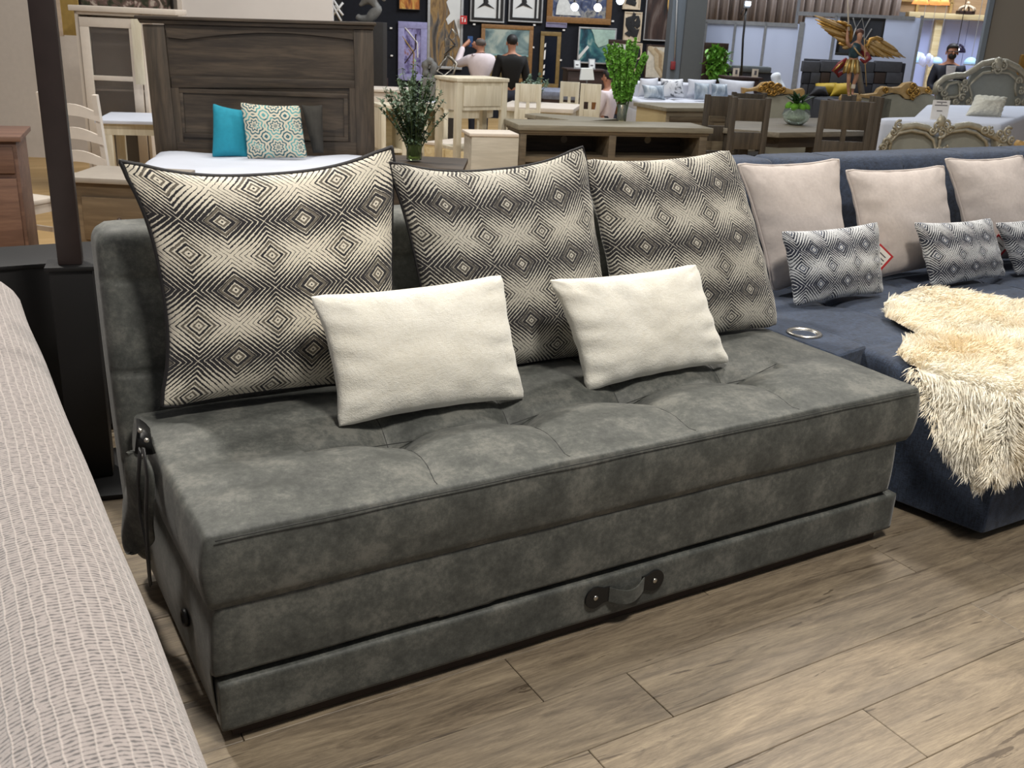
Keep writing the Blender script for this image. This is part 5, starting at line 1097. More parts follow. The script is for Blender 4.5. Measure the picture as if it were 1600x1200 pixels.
# ================================================================== WHITE PARTITIONS AND CURTAIN
PWH = flat('bluish_white_panel', (190, 202, 230), .55, var=.03, scale=1); ALU = flat('aluminium_post', (150, 154, 160), .35, metal=.4)
f = Fr(1200, 80, 17.5, -6); pt = f.thing('partition', 'white exhibition partition panels behind the floodlight', 'partition')
for x0, x1 in ((1098, 1143), (1143, 1190), (1190, 1243), (1249, 1297), (1297, 1430)): a, b = f.p(x0+.8, 90).x, f.p(x1-.8, 90).x; zt_ = f.p((x0+x1)/2, 36 if x1 < 1245 else 27 if x1 < 1300 else 25).z; MB().box(a, b, 0, .03, .02, zt_).build('panel', PWH, pt, bevel=.003)
for x in (1098, 1143, 1190, 1246, 1297, 1430): a = f.p(x, 90).x; MB().box(a-.02 if x != 1246 else a-.04, a+.02 if x != 1246 else a+.04, -.02, .04, 0, f.p(x, 34 if x < 1280 else 24).z).build('post', ALU, pt)
for x0, x1, y in ((1098, 1246, 37.5), (1246, 1430, 26)): MB().box(f.p(x0, y).x, f.p(x1, y).x, -.02, .035, f.p((x0+x1)/2, y).z-.02, f.p((x0+x1)/2, y).z+.04).build('top_rail', ALU, pt)
f = Fr(1240, 20, 19.5, -4); CUR = flat('taupe_curtain', (150, 138, 132), .9, var=.05)
for x0, x1, lab in ((1103, 1245, 'taupe pleated curtain behind the white partition, left half'), (1250, 1408, 'taupe pleated curtain behind the white partition, right half')):
    a, b = f.p(x0, 10).x, f.p(x1, 10).x; n_ = 260; m_ = MB(); vs = []
    for zz in (f.p(1240, 60).z, f.p(1240, -80).z):
        for i in range(n_+1): x = a+(b-a)*i/n_; vs.append((x, .05*math.sin(x*38)+.03*math.sin(x*67+1), zz))
    o = m_.add(vs, [(i, i+1, n_+2+i, n_+1+i) for i in range(n_)]).build('curtain', CUR, smooth=True); o.modifiers.new('t', 'SOLIDIFY').thickness = .01; o.location = f.o; o.rotation_euler.z = f.th; tag(o, lab, 'curtain')
# floodlight, mirror with plant, headboards, bust
f = Fr(1158, 100, 15.8, 0); r = f.thing('floodlight', 'slim floodlight on a tall black stand before the white partition', 'lamp'); f.tube('pole', BLKF, [(1157, 145), (1161, 60), (1166, 13)], .016)
hd = f.box('lamp_head', flat('light_grey_metal', (150, 156, 164), .4), 1163.5, 2, 1173, 13, -.04, .04, bevel=.01); f.box('lens', LGT, 1165, 2.5, 1173, 9, -.05, -.04); MB().box(f.p(1148, 145).x, f.p(1166, 145).x, -.15, .15, 0, .03).build('foot', BLKF, r); f.tube('lower_pole', BLKF, [(1157, 145), (1156, 170)], .016); f.tube('cable', BLKF, [(1163, 13, .02), (1158, 20, .02), (1159, 30, .02), (1164, 20, .02)], .006)
f = Fr(1117, 95, 16, 10); r, hw, H = picture(f, 1099, 67, 1136, 126, BROWN, .08, flat('dark_mirror', (30, 34, 28), .15), 'dark brown framed mirror filled with green foliage right of the column', name='standing_mirror', cat='mirror', group=None, v=0)
m_ = MB(); rd = random.Random(8)
for k in range(260): leafy(m_, Vector((rd.gauss(0, .09), -.02-rd.random()*.08, rd.uniform(.05, H-.08))), Vector((rd.gauss(0, 1), -.5, rd.gauss(0, 1))), .1, .05)
o = m_.build('foliage', GRNB, r); o['kind'] = 'stuff'; o.parent = None; o.matrix_world = Matrix.LocRotScale(r.location, r.rotation_euler, None) @ Matrix.Translation((0, -.02, 0)); tag(o, 'green climbing foliage in front of the brown framed mirror', 'plant'); MB().box(-hw, hw, -.05, .1, -(r.location.z-FZ), 0).build('mirror_stand', BROWN, r)
PTC = [flat('slate_velvet', (74, 76, 84), .8), flat('charcoal_velvet', (54, 56, 64), .8), flat('umber_velvet', (62, 50, 46), .8)]
f = Fr(1170, 115, 16.2, 0); r = f.thing('upholstered_headboard', 'smaller dark grey upholstered headboard behind the two picture cards', 'headboard'); f.box('pad', flat('grey_velvet', (88, 94, 98), .8), 1130, 103, 1206, 113, -.05, .14, bevel=.03); f.box('lower_panel', PTC[1], 1133, 112, 1205, 150, 0, .1, floor=True, bevel=.01)
f = Fr(1168, 128, 15, 4); r = f.thing('console_table', 'dark brown console table holding two picture cards', 'table'); a, b, c, d = f.rect(1132, 120.5, 1192, 140); MB().box(a, b, 0, .4, d-.03, d).box(a+.05, b-.05, .03, .37, 0, d-.03).build('body', BROWN, r, bevel=.005); dz_ = d
for x, lab in ((1150, 'small picture card, left one on the dark console table'), (1180, 'small picture card, right one on the dark console table')):
    a2, b2, c2, d2 = f.rect(x-4.5, 107.5, x+4.5, 120.5, .1); rr = empty('picture_card', f.o+f.U*((a2+b2)/2)+f.V*.1+Vector((0, 0, dz_)), f.th, lab, 'card', 'picture cards on the dark console table'); MB().box(-.045, .045, 0, .01, 0, d2-c2).build('card', flat('ivory_card', (216, 204, 188), .7), rr); MB().box(-.012, .02, -.003, 0, .03, .09).build('print', INK, rr)
f = Fr(1213, 125, 14.6, 0); r = f.thing('white_bust', 'plain white bust with round head before the white partition', 'sculpture'); v_, e_, r_ = [], [], []
sk([(1216, 150, .13), (1216, 137, .12), (1214, 128, .06), (1212, 119, .085), (1211, 113, .06)]); skin('body', v_, e_, r_, flat('white_plaster', (220, 226, 234), .6), r, 1); pedestal(f, r, 1206, 1228, 140)
# patchwork bed
f = Fr(1335, 120, 15.6, 0); r = f.thing('patchwork_bed', 'dark bed with square-patchwork velvet headboard behind the statue', 'bed'); cols = [1254, 1282, 1301, 1330, 1367, 1384, 1404]; rows = [95.5, 113, 131, 150]; rd = random.Random(1)
lay = {0: [(1254, 1282), (1282, 1330), (1330, 1367), (1367, 1410)], 1: [(1254, 1266), (1266, 1282), (1282, 1297), (1297, 1330), (1330, 1350), (1350, 1366), (1366, 1384), (1384, 1410)], 2: [(1254, 1262), (1262, 1290), (1290, 1330), (1330, 1362), (1362, 1384), (1384, 1410)]}
for k in range(3):
    for j, (x0, x1) in enumerate(lay[k]): f.box('velvet_square', PTC[2 if (k, j) in ((1, 2), (1, 6)) else (j+k) % 2 if k else 0], x0+.4, rows[k]+.3, x1-.4, rows[k+1]-.3, -.05, .06, bevel=.012)
f.box('headboard_back', PTC[1], 1253, 95, 1411, 160, .05, .12, floor=True, bevel=.01); a, b, c, d = f.rect(1257, 151, 1400, 175, -.1); MB().box(a, b, -1.6, -.06, .1, d).build('mattress', flat('charcoal_cover', (48, 50, 56), .9), r, bevel=.05, seg=3)
YEL = flat('mustard_velvet', (176, 148, 40), .7, var=.1, bump=.1); BLV = flat('black_velvet', (30, 30, 36), .7); gy = 'pillows on the patchwork bed'
fpil(f, [(1268, 148), (1312, 150), (1308, 129), (1274, 130)], -.2, .5, .2, YEL, 'throw_pillow', 'mustard yellow pillow at the left of the patchwork bed', gy, 3, n=14)
fpil(f, [(1262, 150), (1296, 151), (1290, 135), (1274, 134)], -.5, .5, .14, BLV, 'throw_pillow', 'black velvet pillow in front of the left mustard pillow', gy, 4, n=14)
fpil(f, [(1296, 151), (1330, 152), (1330, 129), (1304, 130)], -.6, .4, .22, YEL, 'throw_pillow', 'mustard yellow pillow just left of the statue legs', gy, 6, n=14)
f = Fr(1345, 60, 16.8, -6); r, hw, H = picture(f, 1309, 27, 1380, 88, BLKF, .04, flat('slate_canvas', (52, 56, 64), .35, var=.15, scale=3), 'large slate picture with white zigzag lines behind the statue', group=None, v=0)
for pts in (((-.45, .98), (-.25, .72), (-.05, .98), (.12, .70), (.3, .98)), ((-.25, .72), (-.35, .45)), ((.12, .70), (.2, .4), (.45, .72)), ((-.1, .55), (.12, .7), (.1, .5))): MB().tube([(x*hw, .005, z*H) for x, z in pts], .012, 5).build('zigzag_line', SILF, r)
# ================================================================== GILDED SEATING
def scallop(fr, pts, v0, v1, name, mat, bevel=.01): return fr.poly(name, mat, pts, v0, v1, bevel=bevel)
UPH = flat('sage_upholstery', (146, 144, 130), .85, var=.04, bump=.1)
f = Fr(1210, 160, 13.0, 0); r = f.thing('gilded_armchair', 'gold-carved armchair with sage upholstery behind the moss bowl', 'chair')
f.poly('backrest', UPH, [(1166, 210), (1164, 145), (1180, 148), (1200, 150), (1222, 149), (1240, 145), (1254, 145), (1254, 210)], 0, .1, bevel=.02)
f.poly('crest_rail', GOLDW, [(1160, 148), (1160, 137), (1172, 139), (1184, 136), (1192, 129), (1204, 128), (1214, 131), (1222, 135), (1240, 141), (1255, 138), (1258, 142), (1257, 158), (1252, 150), (1236, 147), (1220, 147), (1208, 151), (1196, 147), (1180, 142), (1166, 144)], -.03, .09, bevel=.012)
m_ = MB()
for x, y, rr, d in ((1194, 135, .05, 1), (1204, 133, .05, -1), (1213, 137, .055, 1), (1200, 142, .045, -1), (1209, 144, .04, 1), (1220, 140, .04, -1), (1188, 139, .035, 1)): q = f.p(x, y); scroll(m_, q.x, q.z, rr, 1.3, d, x, -.05, .013)
m_.build('carved_scrolls', GOLD, r, smooth=True)['kind'] = 'stuff'; a, b, c, d = f.rect(1165, 176, 1255, 200); MB().box(a, b, -.5, .05, .2, d-.15).build('seat', UPH, r, bevel=.04, seg=3)
for x in (a, b-.05):
    for y in (-.5, .0): MB().box(x, x+.05, y, y+.05, 0, .22).build('leg', GOLDW, r, bevel=.008)
f = Fr(1420, 150, 13.8, 0); r = f.thing('gilded_sofa', 'gold-carved sofa with sage upholstery left of the silver bed', 'sofa')
f.poly('backrest', UPH, [(1372, 210), (1376, 152), (1388, 148), (1404, 146), (1412, 155), (1424, 156), (1436, 148), (1450, 146), (1462, 150), (1462, 210)], 0, .12, bevel=.02)
f.poly('crest_rail', GOLDW, [(1336, 146), (1352, 148), (1370, 146), (1374, 139), (1382, 135), (1396, 137), (1408, 136), (1415, 130), (1427, 128), (1436, 135), (1452, 137), (1458, 142), (1456, 148), (1442, 146), (1434, 151), (1430, 155), (1415, 155), (1408, 148), (1394, 145), (1380, 148), (1372, 156), (1352, 153), (1334, 151)], -.03, .1, bevel=.012)
m_ = MB()
for x, y, rr, d in ((1424, 134, .05, 1), (1420, 142, .05, -1), (1430, 143, .05, 1), (1425, 150, .04, -1), (1381, 140, .04, 1), (1447, 141, .035, -1)): q = f.p(x, y); scroll(m_, q.x, q.z, rr, 1.3, d, x, -.05, .013)
m_.build('carved_scrolls', GOLD, r, smooth=True)['kind'] = 'stuff'; a, b, c, d = f.rect(1340, 182, 1462, 200); MB().box(a, b, -.55, .05, .2, d-.1).build('seat', UPH, r, bevel=.05, seg=3); MB().box(a, a+.4, 0, .1, .25, f.p(1350, 150).z).build('side_back', UPH, r, bevel=.02)
for x in (a, b-.05):
    for y in (-.55, .0): MB().box(x, x+.05, y, y+.05, 0, .22).build('leg', GOLDW, r, bevel=.008)
# ================================================================== WINGED STATUE
f = Fr(1327, 145, 12.8, 0); r = f.thing('angel_statue', 'painted winged warrior statue with gold wings and raised staff', 'statue'); S = f
px = (f.p(1340, 100).x-f.p(1330, 100).x)/10     # metres per pixel there
FLS = flat('painted_flesh', (168, 124, 98), .5); v_, e_, r_ = [], [], []
P_ = lambda x, y, v=0: (f.p(x, y, 0).x, v, f.p(x, y, 0).z)
def sk3(pts, st=None): return chain(v_, e_, r_, [(*P_(x, y, v), q*px) for x, y, v, q in pts], st)
hp_ = sk3([(1333, 96, 0, 7)]); ct = sk3([(1334, 86, 0, 6.5), (1336, 76, 0, 8), (1338, 69, 0, 5)], hp_); sk3([(1341, 65, -.01, 3), (1342, 60, -.03, 4.5), (1343, 55, -.02, 5), (1343, 51, 0, 3.8)], ct)
sk3([(1327, 73, -.02, 3.2), (1322, 66, -.05, 2.8), (1323, 55, -.02, 2.2), (1325, 46, 0, 2), (1325, 42, 0, 1.6)], ct); sk3([(1350, 76, 0, 3.4), (1354, 88, -.04, 2.8), (1349, 98, -.08, 2.3), (1347, 101, -.08, 2)], ct)
sk3([(1328, 104, 0, 5), (1325, 122, -.03, 3.6), (1325, 134, -.01, 3), (1326, 145, 0, 2.2), (1324, 148, -.06, 2)], hp_); sk3([(1338, 104, 0, 5), (1337, 120, -.03, 3.8), (1333, 134, 0, 3), (1332, 145, 0, 2.2), (1330, 148, -.06, 2)], hp_)
skin('body', v_, e_, r_, FLS, r, 1)
v_, e_, r_ = [], [], []; sk3([(1333, 94, 0, 8.5), (1334, 84, 0, 9), (1336, 76, 0, 11), (1338, 70, 0, 9.5), (1340, 66, 0, 5)]); skin('cuirass', v_, e_, r_, flat('teal_blue_armour', (34, 58, 66), .35, var=.3, scale=30), r, 1)
m_ = MB(); q = P_(1344, 51); m_.ball((q[0], .015, q[2]+.3*px), (7*px, 6*px, 6*px), 12, 8).build('hair', flat('auburn_hair', (78, 48, 38), .6, bump=.5), r, smooth=True)
for k in range(14):
    an = k*6.283/14; c_ = P_(1333, 93); r0, r1 = 7.5*px, 11.5*px; zt_, zb_ = c_[2], c_[2]-(19+2*(k % 2))*px; d = Vector((math.cos(an), math.sin(an), 0)); s_ = Vector((-d.y, d.x, 0))
    MB().tube([Vector((c_[0], 0, zt_))+d*r0, Vector((c_[0], 0, (zt_+zb_)/2))+d*(r0+r1)/2, Vector((c_[0], 0, zb_))+d*r1], [1.6*px, 2.4*px, 2.0*px], 8, flat=.5).build('skirt_strip', GOLD if k % 2 else flat('cream_gold', (196, 176, 120), .4, metal=.3), r, smooth=True)
RC = flat('crimson_cape', (112, 26, 30), .5, var=.2); m_ = MB()
MB().tube([P_(1346, 80, .03), P_(1352, 86, -.03), P_(1356, 92, -.05), P_(1348, 97, -.08), P_(1340, 92, -.10)], [3*px, 5.5*px, 5*px, 3.5*px, 2*px], 8, flat=.7).build('cape_fold', RC, r, smooth=True)
MB().tube([P_(1326, 92, .06), P_(1316, 102, .07), P_(1306, 112, .06), P_(1312, 118, .06), P_(1322, 112, .08)], [3*px, 6*px, 5*px, 5*px, 3*px], 8, flat=.7).build('cape_fold', RC, r, smooth=True)
MB().tube([P_(1318, 97, .02), P_(1308, 106, .01), P_(1303, 111, .02)], [1.2*px, 1.5*px, 1*px], 6).build('cape_trim', GOLD, r, smooth=True)
MB().tube([P_(1345, 105, .08), P_(1347, 125, .09), P_(1350, 147, .08)], [3*px, 4.5*px, 5*px], 8, flat=.6).build('cape_back', flat('dusty_cloth', (120, 110, 96), .8), r, smooth=True)
MB().tube([P_(1331, 74, -.09), P_(1336, 82, -.11), P_(1344, 89, -.10)], 1.1*px, 6).build('sash', GOLDW, r, smooth=True)
MB().tube([P_(1323, -12, -.03), P_(1324, 20, -.03), P_(1325, 48, -.03)], [.3*px, 1.2*px, 1.6*px], 6).build('raised_blade', flat('ivory_blade', (196, 184, 166), .5), r, smooth=True); MB().ball(P_(1325, 40, -.03), (4*px, 2.5*px, 2*px), 8, 6).build('blade_guard', GOLD, r, smooth=True)
MB().tube([P_(1347, 60, -.08), P_(1348, 100, -.09), P_(1350, 134, -.09)], .7*px, 5).build('balance_rod', GOLDW, r, smooth=True); MB().box(P_(1348, 0)[0], P_(1354, 0)[0], -.10, -.06, P_(0, 140)[2] if False else P_(1351, 139)[2], P_(1351, 132)[2]).build('balance_pan', flat('ivory_blade', (196, 184, 166), .5), r, bevel=.01)
def wing(root, tips, up_pts):
    wr_ = empty('wing'); wr_.parent = r
    MB().tube([P_(x, y, .05) for x, y in up_pts], [2*px, 3*px, 3.2*px, 2.6*px, 2*px][:len(up_pts)], 8).build('wing_arm', GOLD, wr_, smooth=True)
    for k, ((x0, y0), (x1, y1)) in enumerate(tips):
        a_, b_ = Vector(P_(x0, y0, .06+.006*(k % 3))), Vector(P_(x1, y1, .10+.006*(k % 3))); d = b_-a_; n_ = Vector((0, 1, 0)).cross(d).normalized()
        m_ = MB().tube([a_, a_+d*.35, a_+d*.75, b_], [1.6*px, 2.9*px, 2.6*px, .5*px], 6, flat=.35, upv=tuple(n_)); m_.build('feather', GOLD if k % 3 else GOLDW, wr_, smooth=True)
lt = [((1326, 46), (1276, 24)), ((1326, 50), (1277, 30)), ((1326, 54), (1281, 36)), ((1326, 57), (1286, 42)), ((1326, 60), (1292, 47)), ((1327, 63), (1298, 52)), ((1328, 66), (1305, 56)), ((1329, 69), (1311, 61)), ((1330, 72), (1314, 68)), ((1330, 74), (1320, 75)), ((1330, 44), (1296, 30)), ((1331, 50), (1300, 38)), ((1331, 56), (1306, 46)), ((1331, 60), (1312, 52))]
wing(None, lt, [(1331, 66), (1333, 52), (1330, 42), (1322, 36), (1310, 34)])
rt = [((1356, 64), (1420, 91)), ((1358, 66), (1412, 91)), ((1359, 68), (1403, 92)), ((1360, 70), (1394, 92)), ((1360, 72), (1386, 91)), ((1360, 74), (1379, 89)), ((1360, 76), (1371, 88)), ((1356, 74), (1364, 86)), ((1370, 62), (1416, 88)), ((1368, 64), (1400, 84)), ((1364, 66), (1390, 82)), ((1362, 70), (1378, 82)), ((1374, 60), (1408, 80)), ((1358, 76), (1360, 86))]
wing(None, rt, [(1350, 76), (1358, 70), (1362, 62), (1372, 59), (1382, 62)])
zf = P_(1328, 150)[2]; MB().lathe([(.0001, zf-.05), (.13, zf-.05), (.13, zf-.02), (.11, zf+.01), (.0001, zf+.01)], 20, (P_(1329, 150)[0], 0, 0)).build('base', GOLDW, r, smooth=False); MB().box(-.2, .2, -.15, .15, 0, zf-.05).build('plinth', BROWN, r)
# ================================================================== SILVER CARVED BED
f = Fr(1490, 215, 10.8, 10); r = f.thing('carved_silver_bed', 'silver-grey carved bed with white cover behind the navy sofa', 'bed'); SB = f
f.poly('footboard_panel', SLVP, [(1385, 250), (1385, 226), (1394, 212), (1410, 204), (1430, 203), (1450, 207), (1462, 214), (1475, 214), (1490, 206), (1510, 203), (1528, 207), (1544, 220), (1548, 250)], .02, .06)
def mould(pts, rr, name='moulding', v=0, mat=None, fr=None): fr = fr or f; return fr.tube(name, mat or SLV, [(x, y, v) for x, y in pts], rr, 8, flat=1.0)
mould([(1378, 236), (1384, 222), (1394, 210), (1410, 199), (1430, 196), (1448, 200), (1458, 206), (1464, 202)], .034); mould([(1474, 200), (1482, 205), (1494, 198), (1512, 195), (1528, 199), (1540, 208), (1556, 214), (1570, 228), (1578, 246)], .034)
mould([(1388, 246), (1392, 220), (1404, 208), (1424, 204), (1446, 208), (1458, 218), (1462, 232), (1452, 240), (1440, 246)], .016, v=-.02); mould([(1478, 240), (1466, 232), (1470, 214), (1486, 206), (1508, 203), (1526, 208), (1540, 220), (1546, 246)], .016, v=-.02)
m_ = MB()
for x, y, rr, d in ((1462, 196, .05, 1), (1476, 195, .05, -1), (1455, 204, .04, -1), (1482, 203, .04, 1), (1469, 207, .05, 1), (1402, 195, .045, 1), (1394, 205, .04, -1), (1382, 222, .045, 1), (1378, 230, .04, -1), (1380, 240, .04, 1), (1536, 202, .05, -1), (1546, 206, .045, 1), (1560, 208, .04, -1), (1572, 206, .05, 1), (1566, 216, .04, 1), (1578, 218, .04, -1), (1560, 230, .04, 1), (1572, 240, .045, -1), (1464, 236, .04, 1), (1474, 232, .035, -1)): q = f.p(x, y); scroll(m_, q.x, q.z, rr, 1.35, d, x*.7, -.03, .014)
q = f.p(1469, 190); m_.ball((q.x, -.02, q.z), (.05, .03, .06), 10, 8); m_.tube([f.p(1466, 190), f.p(1470, 180), f.p(1474, 190)], .014, 6); m_.build('carved_scrolls', SLV, r, smooth=True)['kind'] = 'stuff'
f.poly('footboard_post', SLV, [(1556, 212), (1574, 220), (1590, 236), (1592, 262), (1560, 262)], -.02, .08, bevel=.015); f.poly('footboard_base', SLVP, [(1380, 240), (1560, 240), (1590, 270), (1380, 270)], .0, .05)
zb_ = f.p(1480, 192).z
# mattress plan from the two ends
mat_pts = [f.onz(x, y, zb_) for x, y in ((1381, 192), (1640, 206), (1640, 166), (1447, 163), (1426, 182), (1381, 183))]
for p_ in mat_pts: p_.y = max(.09, p_.y)
c4 = [(p.x, p.y) for p in mat_pts]; MB().slab(c4, .25, zb_).build('mattress', WSH, r, bevel=.05, seg=3)
h2 = max(p.y for p in mat_pts)+.12
g = Fr(1530, 160, 10.8, 10); g.o = f.o+f.V*h2; g.root = empty('headboard'); g.root.parent = r; g.root.location = (0, h2, 0)
g.poly('headboard_panel', SLVP, [(1463, 185), (1465, 135), (1478, 126), (1500, 126), (1512, 130), (1520, 112), (1540, 104), (1565, 104), (1588, 114), (1596, 130), (1640, 140), (1640, 190)], .03, .07)
for pts in ([(1460, 148), (1464, 132), (1476, 122), (1492, 118), (1506, 118), (1520, 110), (1534, 100), (1552, 96), (1572, 97), (1590, 106), (1606, 122), (1630, 130)],): mould(pts, .042, fr=g)
for pts in ([(1474, 146), (1482, 132), (1496, 128), (1500, 134), (1500, 148), (1492, 152), (1478, 152)], [(1516, 160), (1518, 148), (1514, 134), (1524, 124), (1536, 114), (1556, 112), (1576, 114), (1588, 124), (1586, 138), (1588, 150)]): mould(pts, .018, v=-.02, fr=g)
m_ = MB()
for x, y, rr, d in ((1550, 103, .06, 1), (1564, 103, .06, -1), (1557, 108, .06, 1), (1504, 128, .05, 1), (1504, 140, .055, -1), (1500, 152, .05, 1), (1510, 158, .05, -1), (1472, 144, .05, -1), (1466, 138, .04, 1), (1476, 154, .045, 1), (1490, 158, .045, -1), (1588, 126, .05, 1), (1592, 142, .05, -1), (1586, 158, .05, 1), (1596, 160, .05, 1), (1457, 158, .04, 1), (1448, 162, .03, -1), (1434, 170, .03, 1)): q = g.p(x, y); scroll(m_, q.x, q.z, rr, 1.35, d, x*.7, -.05, .017)
q = g.p(1557, 99); m_.ball((q.x, -.03, q.z), (.07, .05, .08), 10, 8); m_.build('carved_scrolls', SLV, g.root, smooth=True)['kind'] = 'stuff'
fur = NT('white_long_fur', .95); fur.base(srgb(220, 218, 204)); fur.bump(fur.noise(fur.coord('Object', (1, 1, 3)), 40, 4), .9, .02)
fpil(f, [(1507, 182), (1563, 185), (1575, 152), (1524, 148)], 1.0 if h2 > 1.4 else h2*.6, .6, .22, fur.m, 'fur_pillow', 'white fluffy fur pillow lying on the silver carved bed', None, 5, n=26, wr=.02, puff=.4)
r2 = empty('information_sign', (0, 0, 0), 0, 'white information sheet standing on the silver carved bed', 'sign'); q = f.onz(1470, 187, zb_); v = max(.25, q.y); a, b, c, d = f.rect(1456.5, 153.5, 1483, 184, v)
r2.location = f.o+f.U*a+f.V*v+Vector((0, 0, zb_)); r2.rotation_euler.z = f.th; MB().box(0, b-a, 0, .006, 0, d-c).build('sheet', PAPER, r2)
for k, (z0, x0, x1) in enumerate(((.90, .2, .8), (.83, .48, .54), (.74, .12, .88), (.45, .3, .62))): MB().box((b-a)*x0, (b-a)*x1, -.002, 0, (d-c)*z0-.004, (d-c)*z0+.004).build('print', INK, r2)
# ================================================================== RIGHT BOOTH
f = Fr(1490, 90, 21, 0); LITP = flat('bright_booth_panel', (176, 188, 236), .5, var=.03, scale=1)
bt = f.thing('lighting_booth', 'brightly lit bluish-white lighting booth with wooden post and lintel', 'booth')
for x0, x1 in ((1418, 1450), (1450, 1499), (1499, 1550)): f.box('panel', LITP, x0, 31, x1-.8, 200, 0, .03, floor=True)
f.box('post', PIN, 1448, 30, 1459, 200, -.12, -.02, floor=True, bevel=.005); f.box('lintel', PIN, 1420, 21, 1548, 30, -.2, 0, bevel=.01)
f.box('roof_panel', wood('tan_board', (158, 128, 96), (176, 146, 112), .8), 1404, -60, 1552, 22, .05, .1); f.box('seam_strip', BROWN, 1403, -60, 1405, 22, .02, .06); f.box('beam', GOLDW, 1437, -60, 1441, 21, .0, .05); f.box('beam', GOLDW, 1490, -60, 1494, 21, .0, .05); f.box('cross_beam', GOLDW, 1405, 2, 1492, 4, .0, .05)
f = Fr(1498, 75, 18.6, 0); r = f.thing('pendant_lamp', 'black cut-out dome pendant lamp hanging above the person in the jacket', 'lamp'); q = f.p(1494, 82); m_ = MB(); R_ = .135
NN = 14; pr_ = [(R_*math.cos(i*math.pi/2/6), R_*math.sin(i*math.pi/2/6)*1.0) for i in range(7)]
for i in range(6):
    for k in range(NN):
        if (i+k) % 2: continue
        a0, a1 = k*6.283/NN, (k+1.15)*6.283/NN; (r0, z0), (r1, z1) = pr_[i], pr_[i+1]
        m_.add([(q.x+r0*math.cos(a0), r0*math.sin(a0), q.z+z0), (q.x+r0*math.cos(a1), r0*math.sin(a1), q.z+z0), (q.x+r1*math.cos(a1), r1*math.sin(a1), q.z+z1), (q.x+r1*math.cos(a0), r1*math.sin(a0), q.z+z1)], [(0, 1, 2, 3)])
o = m_.build('cutout_shade', flat('indigo_metal', (38, 32, 62), .4), r); o.modifiers.new('t', 'SOLIDIFY').thickness = .006; MB().ball((q.x, 0, q.z+.04), .045, 10, 8).build('bulb', emit('bulb_glow', (240, 240, 255), 5), r, smooth=True); MB().tube([(q.x, 0, q.z+R_), (q.x, 0, q.z+1.4)], .006, 5).build('cord', BLKF, r)
GLW = emit('dome_glow', (170, 214, 255), .42)
for x, y, rr, lab in ((1431, 97, .17, 'large glowing white dome lamp at the left of the lighting booth'), (1463, 98.5, .10, 'glowing lace dome lamp left of the person in the jacket'), (1516, 100, .11, 'glowing lace dome lamp right of the person in the jacket')):
    f = Fr(x, y, 20, 0); r = f.thing('dome_lamp', lab, 'lamp', 'glowing dome lamps'); z_ = f.p(x, y).z
    MB().lathe([(rr, 0), (rr*.98, rr*.3), (rr*.8, rr*.68), (rr*.45, rr*.95), (.0001, rr*1.05)], 20, (0, 0, z_)).build('dome', GLW, r, smooth=True); MB().lathe([(.0001, -.02), (rr*1.04, -.02), (rr*1.04, 0), (.0001, 0)], 20, (0, 0, z_)).build('rim', SILF, r); MB().tube([(0, 0, z_+rr), (0, 0, z_+1.6)], .005, 5).build('cord', SILF, r)
f = Fr(1446, 100, 19.6, 0); r = f.thing('flower_lamp', 'pale petal lamp beside the large glowing dome', 'lamp'); z_ = f.p(1446, 94).z
for k in range(8): an = k*.785; MB().ball((.08*math.cos(an), .08*math.sin(an), z_+.03*math.sin(an*3)), (.05, .05, .09), 10, 6).build('petal', emit('petal_glow', (196, 206, 248), .25), r, smooth=True)
MB().ball((0, 0, z_), .05, 10, 8).build('bulb', GLW, r, smooth=True); MB().tube([(0, 0, z_+.05), (0, 0, z_+1.6)], .005, 5).build('cord', SILF, r)
f = Fr(1456, 4, 19, 0); r = f.thing('chandelier', 'amber chandelier with small shades at the top edge', 'lamp'); q = f.p(1456, 1); AMB = emit('amber_glow', (255, 160, 90), 1.1)
for k in range(7): an = k*.9; MB().lathe([(.09, 0), (.05, .09), (.0001, .09)], 12, (q.x+.22*math.cos(an), .22*math.sin(an), q.z-.06)).build('shade', AMB, r, smooth=True)
MB().tube([(q.x+.2*math.cos(k*.785), .2*math.sin(k*.785), q.z+.05) for k in range(8)], .012, 6, closed=True).build('ring', GOLD, r); MB().tube([(q.x, 0, q.z+.05), (q.x, 0, q.z+1.2)], .01, 6).build('cord', GOLD, r); MB().tube([(q.x-.2, 0, q.z+.05), (q.x+.2, 0, q.z+.05)], .01, 6).build('arm', GOLD, r)
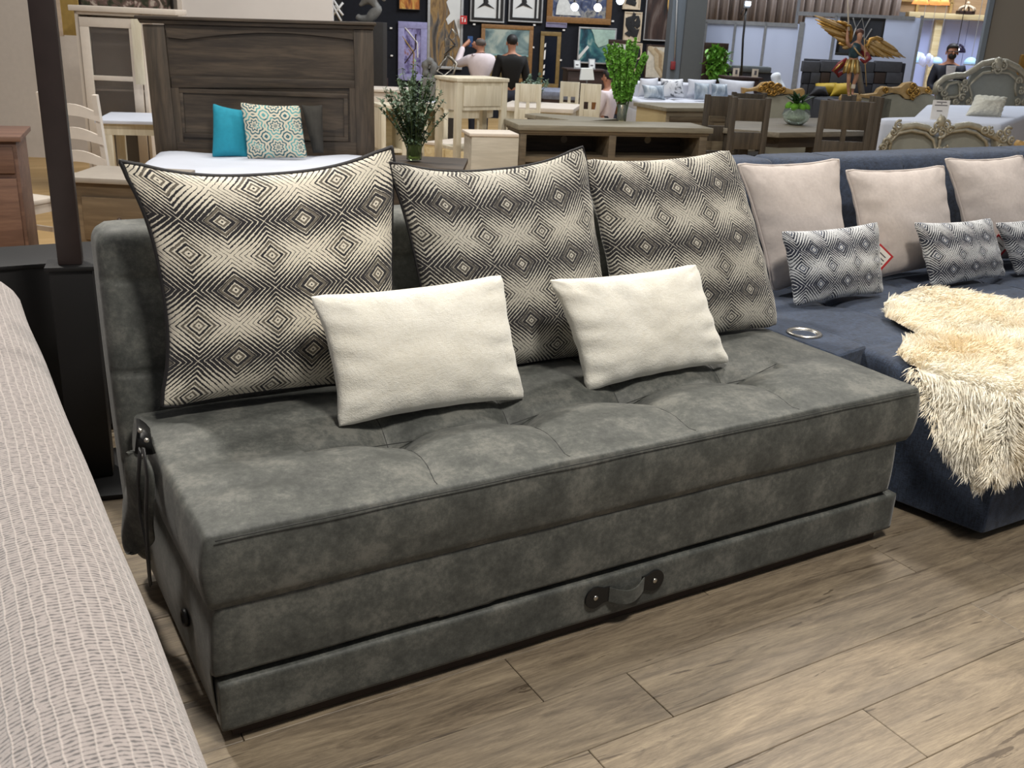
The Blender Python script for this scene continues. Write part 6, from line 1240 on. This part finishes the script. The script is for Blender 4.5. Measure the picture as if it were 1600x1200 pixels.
f = Fr(1512, 20, 20.6, 0); r = f.thing('crown_ornament', 'ivory crown-shaped ornament on a wooden box above the booth', 'ornament'); a, b, c, d = f.rect(1499, 18, 1525, 23); f.box('box', BROWN, 1500, 17, 1524, 22.5, -.1, .1, bevel=.01); IV = flat('ivory_resin', (206, 186, 160), .6)
for k in range(6): an = k*1.047; cx_ = f.p(1512, 10).x; zt2 = f.p(1512, 8).z; zb2 = f.p(1512, 17.5).z; MB().tube([(cx_+.15*math.cos(an), .12*math.sin(an), zb2), (cx_+.13*math.cos(an), .1*math.sin(an), (zb2+zt2)/2), (cx_, 0, zt2)], .02, 6).build('crown_arch', IV, r, smooth=True)
MB().ball((cx_, 0, zt2+.03), .035, 8, 6).build('finial', IV, r, smooth=True)
f = Fr(1560, 60, 17, 0); o = f.box('wall_right', flat('taupe_wall', (142, 136, 126), .7, var=.02, scale=1), 1541, -70, 1640, 220, 0, .08, floor=True); o.location = f.o; o.rotation_euler.z = f.th; tag(o, kind='structure')
o = MB().box(f.p(1534, 60).x, f.p(1541.5, 60).x, -.03, .06, 0, 5).build('trim_2', flat('grey_trim', (122, 132, 142), .6, var=.02)); o.location = f.o; o.rotation_euler.z = f.th; tag(o, kind='structure')
f = Fr(1598, 100, 16.4, 0); r = f.thing('gilded_mirror', 'gilded carved frame just entering at the right photo edge', 'mirror'); f.box('frame', GOLD, 1593, 86, 1640, 118, 0, .06, bevel=.02); f.box('stand', GOLDW, 1597, 117, 1636, 200, .01, .05, floor=True)
f = Fr(1592, 228, 9.6, 0); r = f.thing('woven_basket', 'golden carved chair corner at the right photo edge', 'chair'); r.name = 'gilded_chair'; f.poly('backrest', GOLDW, [(1588, 262), (1589, 226), (1594, 219), (1602, 222), (1640, 214), (1640, 262)], 0, .07, bevel=.012); a, b, c, d = f.rect(1589, 262, 1640, 300); MB().box(a, b, -.4, .06, .2, d).build('seat', UPH, r, bevel=.02)
for x in (a, b-.05): MB().box(x, x+.05, 0, .05, 0, .22).build('leg', GOLDW, r)
